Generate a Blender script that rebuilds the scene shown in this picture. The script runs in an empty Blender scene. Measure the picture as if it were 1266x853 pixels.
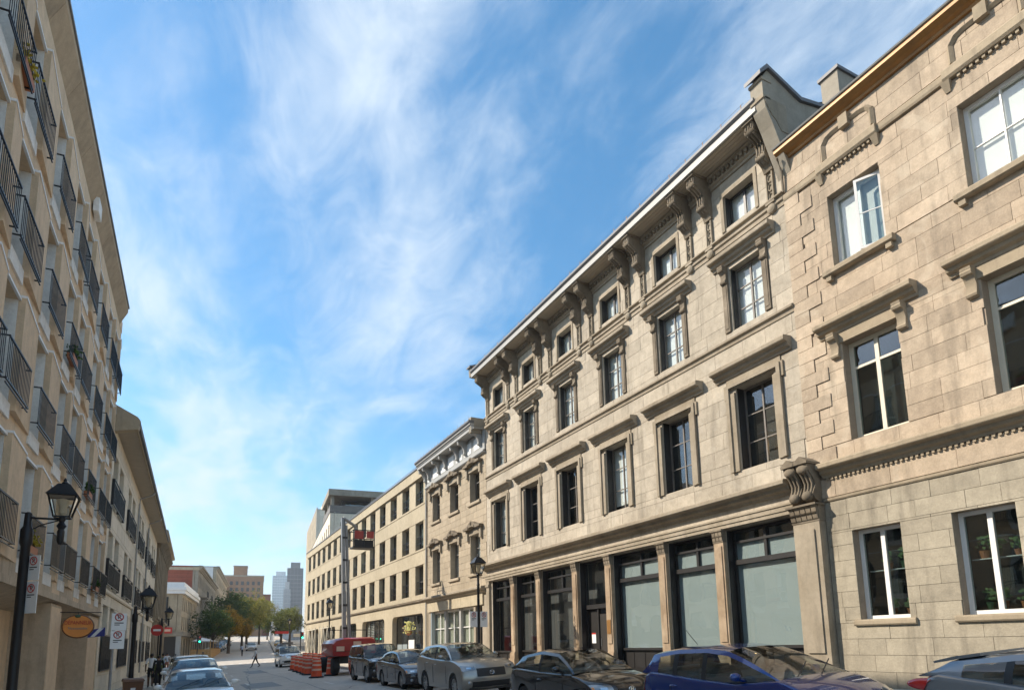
import bpy, bmesh, math, random
from mathutils import Vector, Matrix
R = math.radians
SC = bpy.context.scene
COL = SC.collection
random.seed(7)

# ------------------------------------------------------------------ camera
EYE = 1.68
F_PX, PW, PH, PPY = 800.0, 1266.0, 853.0, 670.0
PIT, ROL, YAW = R(8.862), R(-1.129), R(26.901)
fw = Vector((math.sin(YAW)*math.cos(PIT), math.cos(YAW)*math.cos(PIT), math.sin(PIT)))
rt = Vector((math.cos(YAW), -math.sin(YAW), 0)); up = rt.cross(fw)
rr = math.cos(ROL)*rt + math.sin(ROL)*up
uu = -math.sin(ROL)*rt + math.cos(ROL)*up
cd = bpy.data.cameras.new('Camera'); cam = bpy.data.objects.new('Camera', cd); COL.objects.link(cam)
cd.sensor_width = 36.0; cd.lens = 36.0*F_PX/PW
cd.shift_y = (PPY-PH/2)/PW
cd.clip_start = 0.05; cd.clip_end = 6000
m3 = Matrix((rr, uu, -fw)).transposed()
cam.matrix_world = Matrix.Translation((0, 0, EYE)) @ m3.to_4x4()
SC.camera = cam

# ------------------------------------------------------------------ sun and sky
SUN = Vector((-1.0, 0.62, 0.90)).normalized()
sd = bpy.data.lights.new('Sun', 'SUN'); sun = bpy.data.objects.new('Sun', sd); COL.objects.link(sun)
sd.energy = 2.3; sd.angle = R(0.55); sd.color = (1.0, 0.90, 0.76)
sun.rotation_euler = SUN.to_track_quat('Z', 'Y').to_euler()
W = bpy.data.worlds.new('World'); SC.world = W; W.use_nodes = True
nt = W.node_tree; nt.nodes.clear()
def wn(t, **k):
    n = nt.nodes.new(t)
    for a, b in k.items(): setattr(n, a, b)
    return n
def wl(a, b): nt.links.new(a, b)
out = wn('ShaderNodeOutputWorld'); bg = wn('ShaderNodeBackground'); bg.inputs['Strength'].default_value = 0.15
sky = wn('ShaderNodeTexSky', sky_type='NISHITA'); sky.sun_disc = False
sky.sun_elevation = math.asin(SUN.z); sky.sun_rotation = math.atan2(SUN.x, SUN.y)
sky.air_density = 1.0; sky.dust_density = 0.6; sky.ozone_density = 2.5; sky.altitude = 30
tc = wn('ShaderNodeTexCoord'); sep = wn('ShaderNodeSeparateXYZ'); wl(tc.outputs['Generated'], sep.inputs[0])
den = wn('ShaderNodeMath', operation='ADD'); wl(sep.outputs['Z'], den.inputs[0]); den.inputs[1].default_value = 0.16
den2 = wn('ShaderNodeMath', operation='MAXIMUM'); wl(den.outputs[0], den2.inputs[0]); den2.inputs[1].default_value = 0.05
px = wn('ShaderNodeMath', operation='DIVIDE'); wl(sep.outputs['X'], px.inputs[0]); wl(den2.outputs[0], px.inputs[1])
py = wn('ShaderNodeMath', operation='DIVIDE'); wl(sep.outputs['Y'], py.inputs[0]); wl(den2.outputs[0], py.inputs[1])
cmb = wn('ShaderNodeCombineXYZ'); wl(px.outputs[0], cmb.inputs[0]); wl(py.outputs[0], cmb.inputs[1])
mp = wn('ShaderNodeMapping'); wl(cmb.outputs[0], mp.inputs[0])
mp.inputs['Rotation'].default_value = (0, 0, R(28)); mp.inputs['Scale'].default_value = (1.55, 0.8, 1); mp.inputs['Location'].default_value = (3.1, 1.25, 0)
def noise(scale, det, rough, dist, vec):
    n = wn('ShaderNodeTexNoise'); n.inputs['Scale'].default_value = scale; n.inputs['Detail'].default_value = det
    n.inputs['Roughness'].default_value = rough; n.inputs['Distortion'].default_value = dist; wl(vec, n.inputs['Vector']); return n
n1 = noise(1.5, 10, 0.55, 0.35, mp.outputs[0]); n2 = noise(5.5, 10, 0.65, 0.8, mp.outputs[0])
mixn = wn('ShaderNodeMath', operation='MULTIPLY_ADD'); wl(n2.outputs['Fac'], mixn.inputs[0]); mixn.inputs[1].default_value = 0.40; wl(n1.outputs['Fac'], mixn.inputs[2])
cr = wn('ShaderNodeValToRGB'); wl(mixn.outputs[0], cr.inputs[0])
cr.color_ramp.interpolation = 'EASE'
cr.color_ramp.elements[0].position = 0.54; cr.color_ramp.elements[0].color = (0.03, 0.03, 0.03, 1)
cr.color_ramp.elements[1].position = 0.97; cr.color_ramp.elements[1].color = (0.88, 0.88, 0.88, 1)
# blue of the sky slightly deepened, thin cirrus veil over it
hs = wn('ShaderNodeHueSaturation'); hs.inputs['Hue'].default_value = 0.488; hs.inputs['Saturation'].default_value = 1.34; hs.inputs['Value'].default_value = 0.47; wl(sky.outputs[0], hs.inputs['Color'])
cl = wn('ShaderNodeMix', data_type='RGBA'); wl(cr.outputs[0], cl.inputs[0]); wl(hs.outputs[0], cl.inputs[6])
cl.inputs[7].default_value = (1.80, 2.06, 2.32, 1)
wl(cl.outputs[2], bg.inputs['Color']); wl(bg.outputs[0], out.inputs['Surface'])
vs = SC.view_settings; vs.view_transform = 'Standard'; vs.look = 'None'; vs.exposure = 1.72; vs.gamma = 1.0
try: vs.use_curve_mapping = False
except Exception: pass

# ------------------------------------------------------------------ helpers
class MB:
    def __init__(s): s.v = []; s.f = []
    def quad(s, *p):
        n = len(s.v); s.v += [tuple(q) for q in p]; s.f.append(tuple(range(n, n+len(p)))); return s
    def box(s, x0, x1, y0, y1, z0, z1):
        if x0 > x1: x0, x1 = x1, x0
        if y0 > y1: y0, y1 = y1, y0
        if z0 > z1: z0, z1 = z1, z0
        n = len(s.v)
        s.v += [(x0,y0,z0),(x1,y0,z0),(x1,y1,z0),(x0,y1,z0),(x0,y0,z1),(x1,y0,z1),(x1,y1,z1),(x0,y1,z1)]
        for q in ((0,3,2,1),(4,5,6,7),(0,1,5,4),(1,2,6,5),(2,3,7,6),(3,0,4,7)): s.f.append(tuple(n+i for i in q))
        return s
    def loft(s, rings, closed=True, caps=True):
        n0 = len(s.v); k = len(rings[0])
        for r in rings: s.v += [tuple(p) for p in r]
        for i in range(len(rings)-1):
            a = n0+i*k; b = a+k
            for j in range(k if closed else k-1):
                j2 = (j+1) % k; s.f.append((a+j, a+j2, b+j2, b+j))
        if caps:
            s.f.append(tuple(n0+j for j in reversed(range(k)))); e = n0+(len(rings)-1)*k; s.f.append(tuple(e+j for j in range(k)))
        return s
    def prism_x(s, prof, x0, x1): return s.loft([[(x0, a, b) for a, b in prof], [(x1, a, b) for a, b in prof]])
    def prism_y(s, prof, y0, y1): return s.loft([[(a, y0, b) for a, b in prof], [(a, y1, b) for a, b in prof]])
    def prism_z(s, prof, z0, z1): return s.loft([[(a, b, z0) for a, b in prof], [(a, b, z1) for a, b in prof]])
    def tube(s, pts, r, n=8, caps=True):
        pts = [Vector(p) for p in pts]; rings = []
        rs = r if isinstance(r, (list, tuple)) else [r]*len(pts)
        for i, p in enumerate(pts):
            d = (pts[min(i+1, len(pts)-1)] - pts[max(i-1, 0)]).normalized()
            a = d.orthogonal().normalized() if abs(d.z) > 0.9 else d.cross(Vector((0,0,1))).normalized()
            if abs(d.z) > 0.9: a = Vector((1,0,0)); a = (a - d*a.dot(d)).normalized()
            b = d.cross(a)
            rings.append([p + rs[i]*(math.cos(t)*a+math.sin(t)*b) for t in (2*math.pi*k/n for k in range(n))])
        return s.loft(rings, True, caps)
    def lathe(s, prof, c=(0,0,0), n=16, axis='z', caps=True):
        rings = []
        for r, h in prof:
            ring = []
            for k in range(n):
                t = 2*math.pi*k/n; a, b = max(r, 1e-4)*math.cos(t), max(r, 1e-4)*math.sin(t)
                ring.append({'z': (c[0]+a, c[1]+b, c[2]+h), 'y': (c[0]+a, c[1]+h, c[2]+b), 'x': (c[0]+h, c[1]+a, c[2]+b)}[axis])
            rings.append(ring)
        return s.loft(rings, True, caps)
    def ball(s, c, rx, ry, rz, n=12, m=8):
        rings = []
        for i in range(m+1):
            a = -math.pi/2 + math.pi*i/m
            rings.append([(c[0]+rx*max(math.cos(a), 1e-3)*math.cos(2*math.pi*k/n), c[1]+ry*max(math.cos(a), 1e-3)*math.sin(2*math.pi*k/n), c[2]+rz*math.sin(a)) for k in range(n)])
        return s.loft(rings)
    def mesh(s, name, mat=None, smooth=False):
        me = bpy.data.meshes.new(name); me.from_pydata(s.v, [], s.f); me.update()
        if mat: me.materials.append(mat)
        if smooth:
            bm = bmesh.new(); bm.from_mesh(me); bmesh.ops.remove_doubles(bm, verts=bm.verts, dist=1e-5)
            bmesh.ops.recalc_face_normals(bm, faces=bm.faces); bm.to_mesh(me); bm.free()
            me.polygons.foreach_set('use_smooth', [True]*len(me.polygons))
            try: me.set_sharp_from_angle(angle=R(38 if smooth is True else smooth))
            except Exception: pass
        return me
    def build(s, name, mat, parent=None, smooth=False, loc=(0,0,0), rotz=0):
        return put(name, s.mesh(name, mat, smooth), parent, loc, rotz)
def put(name, me, parent=None, loc=(0,0,0), rotz=0, scale=None):
    o = bpy.data.objects.new(name, me); COL.objects.link(o); o.location = loc
    if rotz: o.rotation_euler = (0, 0, rotz)
    if scale: o.scale = scale
    if parent: o.parent = parent
    return o
def tag(o, label=None, cat=None, group=None, kind=None):
    if label: o['label'] = label
    if cat: o['category'] = cat
    if group: o['group'] = group
    if kind: o['kind'] = kind
    return o
def root(name, label, cat, loc=(0,0,0), rotz=0, group=None):
    o = bpy.data.objects.new(name, None); COL.objects.link(o); o.location = loc; o.rotation_euler = (0, 0, rotz); o.empty_display_size = 0.3
    return tag(o, label, cat, group)
def copy_tree(o, parent=None):
    c = o.copy(); COL.objects.link(c)
    if parent: c.parent = parent
    for ch in list(o.children): copy_tree(ch, c)
    return c

# ------------------------------------------------------------------ materials
def nodes(name):
    m = bpy.data.materials.new(name); m.use_nodes = True; t = m.node_tree
    return m, t, t.nodes['Principled BSDF']
def simple(name, c, rough=0.6, metal=0.0, spec=0.5, coat=0.0, var=0.0, emit=None):
    m, t, b = nodes(name); b.inputs['Base Color'].default_value = (*c, 1); b.inputs['Roughness'].default_value = rough
    b.inputs['Metallic'].default_value = metal; b.inputs['Specular IOR Level'].default_value = spec; b.inputs['Coat Weight'].default_value = coat
    if coat: b.inputs['Coat Roughness'].default_value = 0.04
    if emit: b.inputs['Emission Color'].default_value = (*c, 1); b.inputs['Emission Strength'].default_value = emit
    if var:
        g = t.nodes.new('ShaderNodeNewGeometry'); n = t.nodes.new('ShaderNodeTexNoise'); n.inputs['Scale'].default_value = 2.2; n.inputs['Detail'].default_value = 6; n.inputs['Roughness'].default_value = .65
        t.links.new(g.outputs['Position'], n.inputs['Vector'])
        r = t.nodes.new('ShaderNodeMapRange'); r.inputs['To Min'].default_value = 1-var*1.6; r.inputs['To Max'].default_value = 1+var*1.6; t.links.new(n.outputs['Fac'], r.inputs['Value'])
        h = t.nodes.new('ShaderNodeHueSaturation'); h.inputs['Color'].default_value = (*c, 1); t.links.new(r.outputs[0], h.inputs['Value']); t.links.new(h.outputs[0], b.inputs['Base Color'])
    return m
def stone(name, c, c2, var=0.14, grain=0.10, bump=0.25, stain=0.35, scale=1.0, rough=0.88, dark=(0.10, 0.085, 0.065), gscale=26, mott=.30, patch=0.0, patchc=(.55,.47,.36)):
    """masonry: per-piece tint, blotches, run-off streaks with their own shape, fine grain and relief"""
    m, t, b = nodes(name); N = t.nodes.new; L = t.links.new
    b.inputs['Roughness'].default_value = rough; b.inputs['Specular IOR Level'].default_value = 0.25
    g = N('ShaderNodeNewGeometry'); oi = N('ShaderNodeObjectInfo')
    ad = N('ShaderNodeMath'); ad.operation = 'ADD'; L(g.outputs['Random Per Island'], ad.inputs[0]); L(oi.outputs['Random'], ad.inputs[1])
    fr = N('ShaderNodeMath'); fr.operation = 'FRACT'; L(ad.outputs[0], fr.inputs[0])
    nb = N('ShaderNodeTexNoise'); nb.inputs['Scale'].default_value = 0.55*scale; nb.inputs['Detail'].default_value = 6; nb.inputs['Roughness'].default_value = 0.6; L(g.outputs['Position'], nb.inputs['Vector'])
    mb_ = N('ShaderNodeMapRange'); L(nb.outputs['Fac'], mb_.inputs['Value']); mb_.inputs['From Min'].default_value = .32; mb_.inputs['From Max'].default_value = .68
    mx = N('ShaderNodeMix'); mx.data_type = 'RGBA'; L(mb_.outputs[0], mx.inputs[0]); mx.inputs[6].default_value = (*c, 1); mx.inputs[7].default_value = (*c2, 1)
    # value variation: per block + grain
    ng = N('ShaderNodeTexNoise'); ng.inputs['Scale'].default_value = gscale*scale; ng.inputs['Detail'].default_value = 4; ng.inputs['Roughness'].default_value = 0.7; L(g.outputs['Position'], ng.inputs['Vector'])
    a1 = N('ShaderNodeMath'); a1.operation = 'MULTIPLY_ADD'; L(fr.outputs[0], a1.inputs[0]); a1.inputs[1].default_value = 2*var; a1.inputs[2].default_value = 1-var
    a2 = N('ShaderNodeMath'); a2.operation = 'MULTIPLY_ADD'; L(ng.outputs['Fac'], a2.inputs[0]); a2.inputs[1].default_value = 2*grain*1.6; a2.inputs[2].default_value = -grain*1.6
    a3 = N('ShaderNodeMath'); a3.operation = 'ADD'; L(a1.outputs[0], a3.inputs[0]); L(a2.outputs[0], a3.inputs[1])
    nm_ = N('ShaderNodeTexNoise'); nm_.inputs['Scale'].default_value = 4.2*scale; nm_.inputs['Detail'].default_value = 8; nm_.inputs['Roughness'].default_value = 0.7; L(g.outputs['Position'], nm_.inputs['Vector'])
    a4_ = N('ShaderNodeMath'); a4_.operation = 'MULTIPLY_ADD'; L(nm_.outputs['Fac'], a4_.inputs[0]); a4_.inputs[1].default_value = mott*2; a4_.inputs[2].default_value = 1-mott
    a5_ = N('ShaderNodeMath'); a5_.operation = 'MULTIPLY'; L(a3.outputs[0], a5_.inputs[0]); L(a4_.outputs[0], a5_.inputs[1])
    h = N('ShaderNodeHueSaturation'); L(mx.outputs[2], h.inputs['Color']); L(a5_.outputs[0], h.inputs['Value'])
    # run-off stains: noise stretched vertically
    mpg = N('ShaderNodeMapping'); mpg.inputs['Scale'].default_value = (1.5, 1.5, 0.22); L(g.outputs['Position'], mpg.inputs[0])
    ns = N('ShaderNodeTexNoise'); ns.inputs['Scale'].default_value = 1.6*scale; ns.inputs['Detail'].default_value = 7; ns.inputs['Roughness'].default_value = 0.62; L(mpg.outputs[0], ns.inputs['Vector'])
    ms = N('ShaderNodeMapRange'); L(ns.outputs['Fac'], ms.inputs['Value']); ms.inputs['From Min'].default_value = .52; ms.inputs['From Max'].default_value = .75; ms.inputs['To Max'].default_value = stain
    mx2 = N('ShaderNodeMix'); mx2.data_type = 'RGBA'; L(ms.outputs[0], mx2.inputs[0]); L(h.outputs[0], mx2.inputs[6]); mx2.inputs[7].default_value = (*dark, 1)
    fin = mx2.outputs[2]
    if patch:
        npz = N('ShaderNodeTexNoise'); npz.inputs['Scale'].default_value = .9; npz.inputs['Detail'].default_value = 5; npz.inputs['Roughness'].default_value = .5; npz.inputs['Distortion'].default_value = 1.2; L(g.outputs['Position'], npz.inputs['Vector'])
        mpz = N('ShaderNodeMapRange'); L(npz.outputs['Fac'], mpz.inputs['Value']); mpz.inputs['From Min'].default_value = .60; mpz.inputs['From Max'].default_value = .64; mpz.inputs['To Max'].default_value = patch
        mx3 = N('ShaderNodeMix'); mx3.data_type = 'RGBA'; L(mpz.outputs[0], mx3.inputs[0]); L(fin, mx3.inputs[6]); mx3.inputs[7].default_value = (*patchc, 1); fin = mx3.outputs[2]
    L(fin, b.inputs['Base Color'])
    bp = N('ShaderNodeBump'); bp.inputs['Strength'].default_value = bump; bp.inputs['Distance'].default_value = 0.02
    sm = N('ShaderNodeMath'); sm.operation = 'MULTIPLY_ADD'; L(nb.outputs['Fac'], sm.inputs[0]); sm.inputs[1].default_value = 0.6; L(ng.outputs['Fac'], sm.inputs[2])
    L(sm.outputs[0], bp.inputs['Height']); L(bp.outputs[0], b.inputs['Normal'])
    return m
def glass(name, tint=(0.8, 0.85, 0.85), ior=1.9, rough=0.02):
    m = bpy.data.materials.new(name); m.use_nodes = True; t = m.node_tree; t.nodes.clear(); N = t.nodes.new; L = t.links.new
    o = N('ShaderNodeOutputMaterial'); mx = N('ShaderNodeMixShader'); tr = N('ShaderNodeBsdfTransparent'); gl = N('ShaderNodeBsdfGlossy'); lw = N('ShaderNodeLayerWeight'); pw5 = N('ShaderNodeMath'); pw5.operation = 'POWER'; pw5.inputs[1].default_value = 4.0; fr = N('ShaderNodeMath'); fr.operation = 'MULTIPLY_ADD'
    f0 = ((ior-1)/(ior+1))**2; L(lw.outputs['Facing'], pw5.inputs[0]); L(pw5.outputs[0], fr.inputs[0]); fr.inputs[1].default_value = 1-f0; fr.inputs[2].default_value = f0; tr.inputs['Color'].default_value = (*tint, 1); gl.inputs['Roughness'].default_value = rough
    n = N('ShaderNodeTexNoise'); n.inputs['Scale'].default_value = 1.1; n.inputs['Detail'].default_value = 1; g = N('ShaderNodeNewGeometry'); L(g.outputs['Position'], n.inputs['Vector'])
    bp = N('ShaderNodeBump'); bp.inputs['Strength'].default_value = 0.12; bp.inputs['Distance'].default_value = 0.05; L(n.outputs['Fac'], bp.inputs['Height'])
    L(bp.outputs[0], gl.inputs['Normal'])
    L(fr.outputs[0], mx.inputs[0]); L(tr.outputs[0], mx.inputs[1]); L(gl.outputs[0], mx.inputs[2]); L(mx.outputs[0], o.inputs['Surface'])
    return m
def paint(name, c, metal=0.35, rough=0.28):
    m, t, b = nodes(name); N = t.nodes.new; L = t.links.new
    b.inputs['Metallic'].default_value = metal; b.inputs['Coat Weight'].default_value = 1.0; b.inputs['Coat Roughness'].default_value = 0.03
    g = N('ShaderNodeNewGeometry'); n = N('ShaderNodeTexNoise'); n.inputs['Scale'].default_value = 3.0; n.inputs['Detail'].default_value = 7; L(g.outputs['Position'], n.inputs['Vector'])
    r = N('ShaderNodeMapRange'); L(n.outputs['Fac'], r.inputs['Value']); r.inputs['To Min'].default_value = rough*.75; r.inputs['To Max'].default_value = rough*1.5; L(r.outputs[0], b.inputs['Roughness'])
    # road dust low on the body
    sp = N('ShaderNodeTexCoord'); sx = N('ShaderNodeSeparateXYZ'); L(sp.outputs['Object'], sx.inputs[0])
    d = N('ShaderNodeMapRange'); L(sx.outputs['Z'], d.inputs['Value']); d.inputs['From Min'].default_value = .75; d.inputs['From Max'].default_value = .2; d.inputs['To Max'].default_value = .18
    mx = N('ShaderNodeMix'); mx.data_type = 'RGBA'; L(d.outputs[0], mx.inputs[0]); mx.inputs[6].default_value = (*c, 1); mx.inputs[7].default_value = (.16, .14, .12, 1); L(mx.outputs[2], b.inputs['Base Color'])
    return m
M = {}
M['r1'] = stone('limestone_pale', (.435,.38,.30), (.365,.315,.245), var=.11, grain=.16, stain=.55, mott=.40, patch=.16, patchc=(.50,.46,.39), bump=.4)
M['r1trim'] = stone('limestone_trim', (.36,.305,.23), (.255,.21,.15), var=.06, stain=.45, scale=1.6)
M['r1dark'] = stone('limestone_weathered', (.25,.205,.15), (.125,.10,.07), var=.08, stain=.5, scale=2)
M['shopcol'] = stone('shopfront_column_stone', (.42,.32,.22), (.25,.175,.11), var=.05, stain=.5, scale=2.2)
M['r0'] = stone('limestone_tan', (.365,.285,.205), (.44,.355,.262), var=.15, grain=.17, stain=.6, mott=.42, patch=.28, bump=.4)
M['r0low'] = stone('limestone_grey_base', (.30,.26,.195), (.355,.31,.235), var=.10, grain=.15, stain=.7, mott=.40, bump=.35)
M['r0trim'] = stone('limestone_tan_trim', (.285,.23,.16), (.35,.285,.20), var=.08, stain=.45, scale=1.5)
M['r2'] = stone('limestone_warm', (.40,.33,.24), (.33,.27,.19), var=.10, stain=.25)
M['r3'] = stone('cream_precast', (.44,.375,.265), (.385,.325,.225), var=.04, stain=.18, scale=.8)
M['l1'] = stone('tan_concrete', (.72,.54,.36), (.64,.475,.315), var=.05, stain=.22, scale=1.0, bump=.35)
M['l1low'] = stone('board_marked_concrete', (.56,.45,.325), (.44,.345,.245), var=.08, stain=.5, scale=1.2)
M['l1white'] = stone('white_cast_stone', (.82,.80,.76), (.74,.72,.67), var=.05, stain=.3, scale=1.5)
M['l2'] = stone('pale_cut_stone', (.76,.67,.53), (.68,.59,.455), var=.07, stain=.2)
M['l3'] = stone('grey_brown_stone', (.33,.27,.19), (.24,.19,.13), var=.1, stain=.5)
M['l4'] = stone('buff_stone', (.46,.39,.28), (.38,.31,.22), var=.08, stain=.35)
M['l5'] = stone('grey_stone', (.34,.30,.24), (.25,.22,.17), var=.08, stain=.4)
M['brick'] = stone('red_brick', (.30,.10,.065), (.22,.075,.05), var=.1, stain=.3, scale=1.3)
M['obrick'] = stone('orange_brick', (.42,.24,.13), (.34,.18,.10), var=.1, stain=.3)
M['joint'] = stone('mortar', (.31,.25,.185), (.26,.21,.155), var=.0, stain=.4)
M['jointp'] = stone('mortar_pale', (.34,.29,.22), (.28,.235,.175), var=.0, stain=.4)
M['blackwood'] = simple('black_painted_wood', (.018,.016,.015), .45, var=.25)
M['darkframe'] = simple('dark_bronze_frame', (.035,.030,.026), .45, var=.2)
M['greyframe'] = simple('weathered_grey_frame', (.16,.14,.12), .6, var=.25)
M['whiteframe'] = simple('white_window_frame', (.74,.72,.68), .45, var=.06)
M['creamframe'] = simple('cream_window_frame', (.60,.54,.42), .5, var=.08)
M['iron'] = simple('black_iron', (.016,.016,.018), .42, metal=.3, var=.2)
M['steel'] = simple('galvanised_steel', (.26,.265,.27), .45, metal=.4, var=.12)
M['fascia'] = simple('painted_fascia', (.33,.325,.305), .55, var=.1)
M['gutter'] = simple('zinc_gutter', (.13,.13,.135), .6, metal=.15, var=.15)
M['copper'] = simple('weathered_copper', (.26,.125,.03), .5, metal=.2, var=.35)
M['soffit'] = simple('painted_boards', (.40,.345,.265), .7, var=.15)
M['glass'] = glass('window_glass', (.96,.98,.97), 1.8); M['glassd'] = glass('dark_window_glass', (.72,.78,.78), 1.9)
M['carglass'] = glass('car_glass', (.66,.71,.70), 1.9)
M['cabin'] = simple('cabin_grey', (.20,.195,.185), .7, var=.1)
M['film'] = simple('frosted_film', (.30,.345,.355), .16, var=.05)
M['blind'] = simple('white_blind', (.66,.66,.64), .8, var=.06)
M['curtain'] = simple('pale_curtain', (.40,.41,.33), .8, var=.12)
M['room'] = simple('dim_room', (.045,.042,.038), .9, var=.3)
M['room2'] = simple('dim_room_grey', (.075,.08,.08), .9, var=.3)
M['roof'] = simple('roof_membrane', (.07,.07,.072), .8, var=.2)
M['tyre'] = simple('tyre_rubber', (.018,.018,.018), .8, var=.2)
M['rim'] = simple('alloy_rim', (.50,.50,.50), .3, metal=.85)
M['trim'] = simple('black_plastic', (.016,.016,.017), .5)
M['chrome'] = simple('chrome', (.75,.75,.75), .12, metal=1)
M['lens'] = simple('headlamp_lens', (.34,.35,.36), .10, metal=.5, coat=1)
M['amber'] = simple('amber_lens', (.75,.28,.04), .12, coat=1)
M['tail'] = simple('red_lamp_lens', (.52,.012,.014), .1, coat=1)
M['plate'] = simple('plate_white', (.75,.75,.74), .5)
M['asphalt'] = stone('asphalt', (.50,.455,.40), (.42,.38,.33), var=0, grain=.22, bump=.35, stain=.25, scale=.8, dark=(.12,.11,.10), gscale=60)
M['walk'] = stone('pavement_concrete', (.50,.44,.36), (.42,.37,.30), var=.1, grain=.12, bump=.2, stain=.3)
M['kerb'] = stone('kerb_granite', (.36,.33,.29), (.30,.27,.235), var=.1, stain=.35)
M['line'] = simple('road_paint', (.58,.56,.51), .75, var=.2)
M['ground'] = stone('ground_far', (.14,.13,.115), (.11,.105,.09), var=0, stain=.2)
M['white'] = simple('white_paint', (.82,.81,.79), .5, var=.05)
M['red'] = simple('red_enamel', (.30,.012,.012), .32, coat=.6, var=.12)
M['orange'] = simple('drum_orange', (.62,.075,.02), .5, var=.12)
M['reflw'] = simple('reflective_band', (.62,.42,.32), .5, var=.1)
M['signorange'] = simple('sign_orange', (.72,.27,.055), .55, var=.15)
M['signred'] = simple('sign_red', (.45,.03,.02), .55)
M['signblue'] = simple('sign_blue', (.03,.035,.22), .5)
M['wood'] = simple('planter_timber', (.42,.245,.085), .7, var=.25)
M['bin'] = simple('brown_bin', (.16,.075,.035), .55, var=.15)
M['green'] = simple('green_plastic', (.05,.10,.05), .5, var=.2)
M['fl_y'] = simple('yellow_flowers', (.45,.36,.04), .6, var=.4)
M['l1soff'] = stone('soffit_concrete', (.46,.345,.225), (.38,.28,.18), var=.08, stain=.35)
M['leaf'] = simple('plant_leaves', (.07,.14,.03), .6, var=.4)
M['terra'] = simple('terracotta', (.42,.16,.07), .7, var=.15)
M['lampglass'] = glass('lantern_glass', (.85,.82,.75), 1.6, .05)
M['lampwhite'] = simple('lantern_diffuser', (.62,.55,.43), .4)
M['warm'] = simple('warm_bulb', (1.0,.62,.25), .4, emit=12)
M['greenlamp'] = simple('green_signal', (.02,.75,.40), .3, emit=3.0)
# one shared unit cube (x 0..1, y 0..1, z 0..1)
_cube = {}
def cube(mat):
    if mat not in _cube: _cube[mat] = MB().box(0,1,0,1,0,1).mesh('block', M[mat])
    return _cube[mat]
def brick(name, mat, parent, x0, x1, y0, y1, z0, z1):
    return put(name, cube(mat), parent, (x0, y0, z0), scale=(x1-x0, y1-y0, z1-z0))
# ------------------------------------------------------------------ facade tools (local x along the wall, y out to the street, z up)
def wall_grid(mb, u0, u1, z0, z1, ops, depth, y=0.0):
    us = sorted({u0, u1, *[a for o in ops for a in (o[0], o[1]) if u0 < a < u1]})
    zs = sorted({z0, z1, *[a for o in ops for a in (o[2], o[3]) if z0 < a < z1]})
    for i in range(len(us)-1):
        for j in range(len(zs)-1):
            cu, cz = (us[i]+us[i+1])/2, (zs[j]+zs[j+1])/2
            if any(o[0] < cu < o[1] and o[2] < cz < o[3] for o in ops): continue
            mb.quad((us[i],y,zs[j]),(us[i+1],y,zs[j]),(us[i+1],y,zs[j+1]),(us[i],y,zs[j+1]))
    for a, b, c, d in ops:
        e = y-depth
        mb.quad((a,y,c),(a,y,d),(a,e,d),(a,e,c)); mb.quad((b,y,c),(b,e,c),(b,e,d),(b,y,d))
        mb.quad((a,y,d),(b,y,d),(b,e,d),(a,e,d)); mb.quad((a,y,c),(a,e,c),(b,e,c),(b,y,c))
def wall(parent, u0, u1, z0, z1, ops, depth, mat, back=0.55, name='wall'):
    mb = MB(); wall_grid(mb, u0, u1, z0, z1, ops, depth)
    mb.quad((u0,0,z0),(u0,0,z1),(u0,-back,z1),(u0,-back,z0)); mb.quad((u1,0,z0),(u1,-back,z0),(u1,-back,z1),(u1,0,z1)); mb.quad((u0,0,z1),(u1,0,z1),(u1,-back,z1),(u0,-back,z1))
    return mb.build(name, M[mat], parent)
def core(parent, u0, u1, z0, z1, mat='roof', v0=-0.9, v1=-11.0, name='rear_block'):
    mb = MB().box(u0, u1, v1, v0, z0, z1-0.02)
    mb.box(u0, u1, v0, -0.5, z1-0.3, z1-0.05)
    return mb.build(name, M[mat], parent)
def cutrects(a, b, c, d, ops, mn=0.05):
    rects = [(a, b, c, d)]
    for o in ops:
        nr = []
        for (p, q, r, s) in rects:
            if o[0] >= q or o[1] <= p or o[2] >= s or o[3] <= r: nr.append((p, q, r, s)); continue
            if o[2] > r: nr.append((p, q, r, o[2]))
            if o[3] < s: nr.append((p, q, o[3], s))
            lo, hi = max(r, o[2]), min(s, o[3])
            if o[0] > p: nr.append((p, o[0], lo, hi))
            if o[1] < q: nr.append((o[1], q, lo, hi))
        rects = nr
    return [t for t in rects if t[1]-t[0] > mn and t[3]-t[2] > mn]
def ashlar(parent, u0, u1, z0, z1, ops, ch, bl, mat, gap=0.010, proud=0.03, cap=300, seed=1, near=None, name='stone_block', jit=0.12):
    rnd = random.Random(seed); n = max(1, round((z1-z0)/ch)); h = (z1-z0)/n; bl_ = []
    for i in range(n):
        u = u0 - rnd.random()*bl
        while u < u1:
            L = bl*(1+rnd.uniform(-.3, .35)); a, b = max(u, u0), min(u+L, u1); u += L
            if b-a < .08: continue
            bl_ += cutrects(a, b, z0+i*h, z0+(i+1)*h, ops)
    if near is not None: bl_.sort(key=lambda r: abs(r[0]-near))
    g = gap/2; rest = MB()
    for k, (a, b, c, d) in enumerate(bl_):
        p = proud*(1+rnd.uniform(-jit, jit))
        if b-a < 2*gap or d-c < 2*gap: continue
        if k < cap: brick(name, mat, parent, a+g, b-g, 0.001, p, c+g, d-g)
        else: rest.box(a+g, b-g, 0.001, p, c+g, d-g)
    if rest.f: tag(rest.build(name, M[mat], parent), kind='stuff')
_cache = {}
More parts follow.
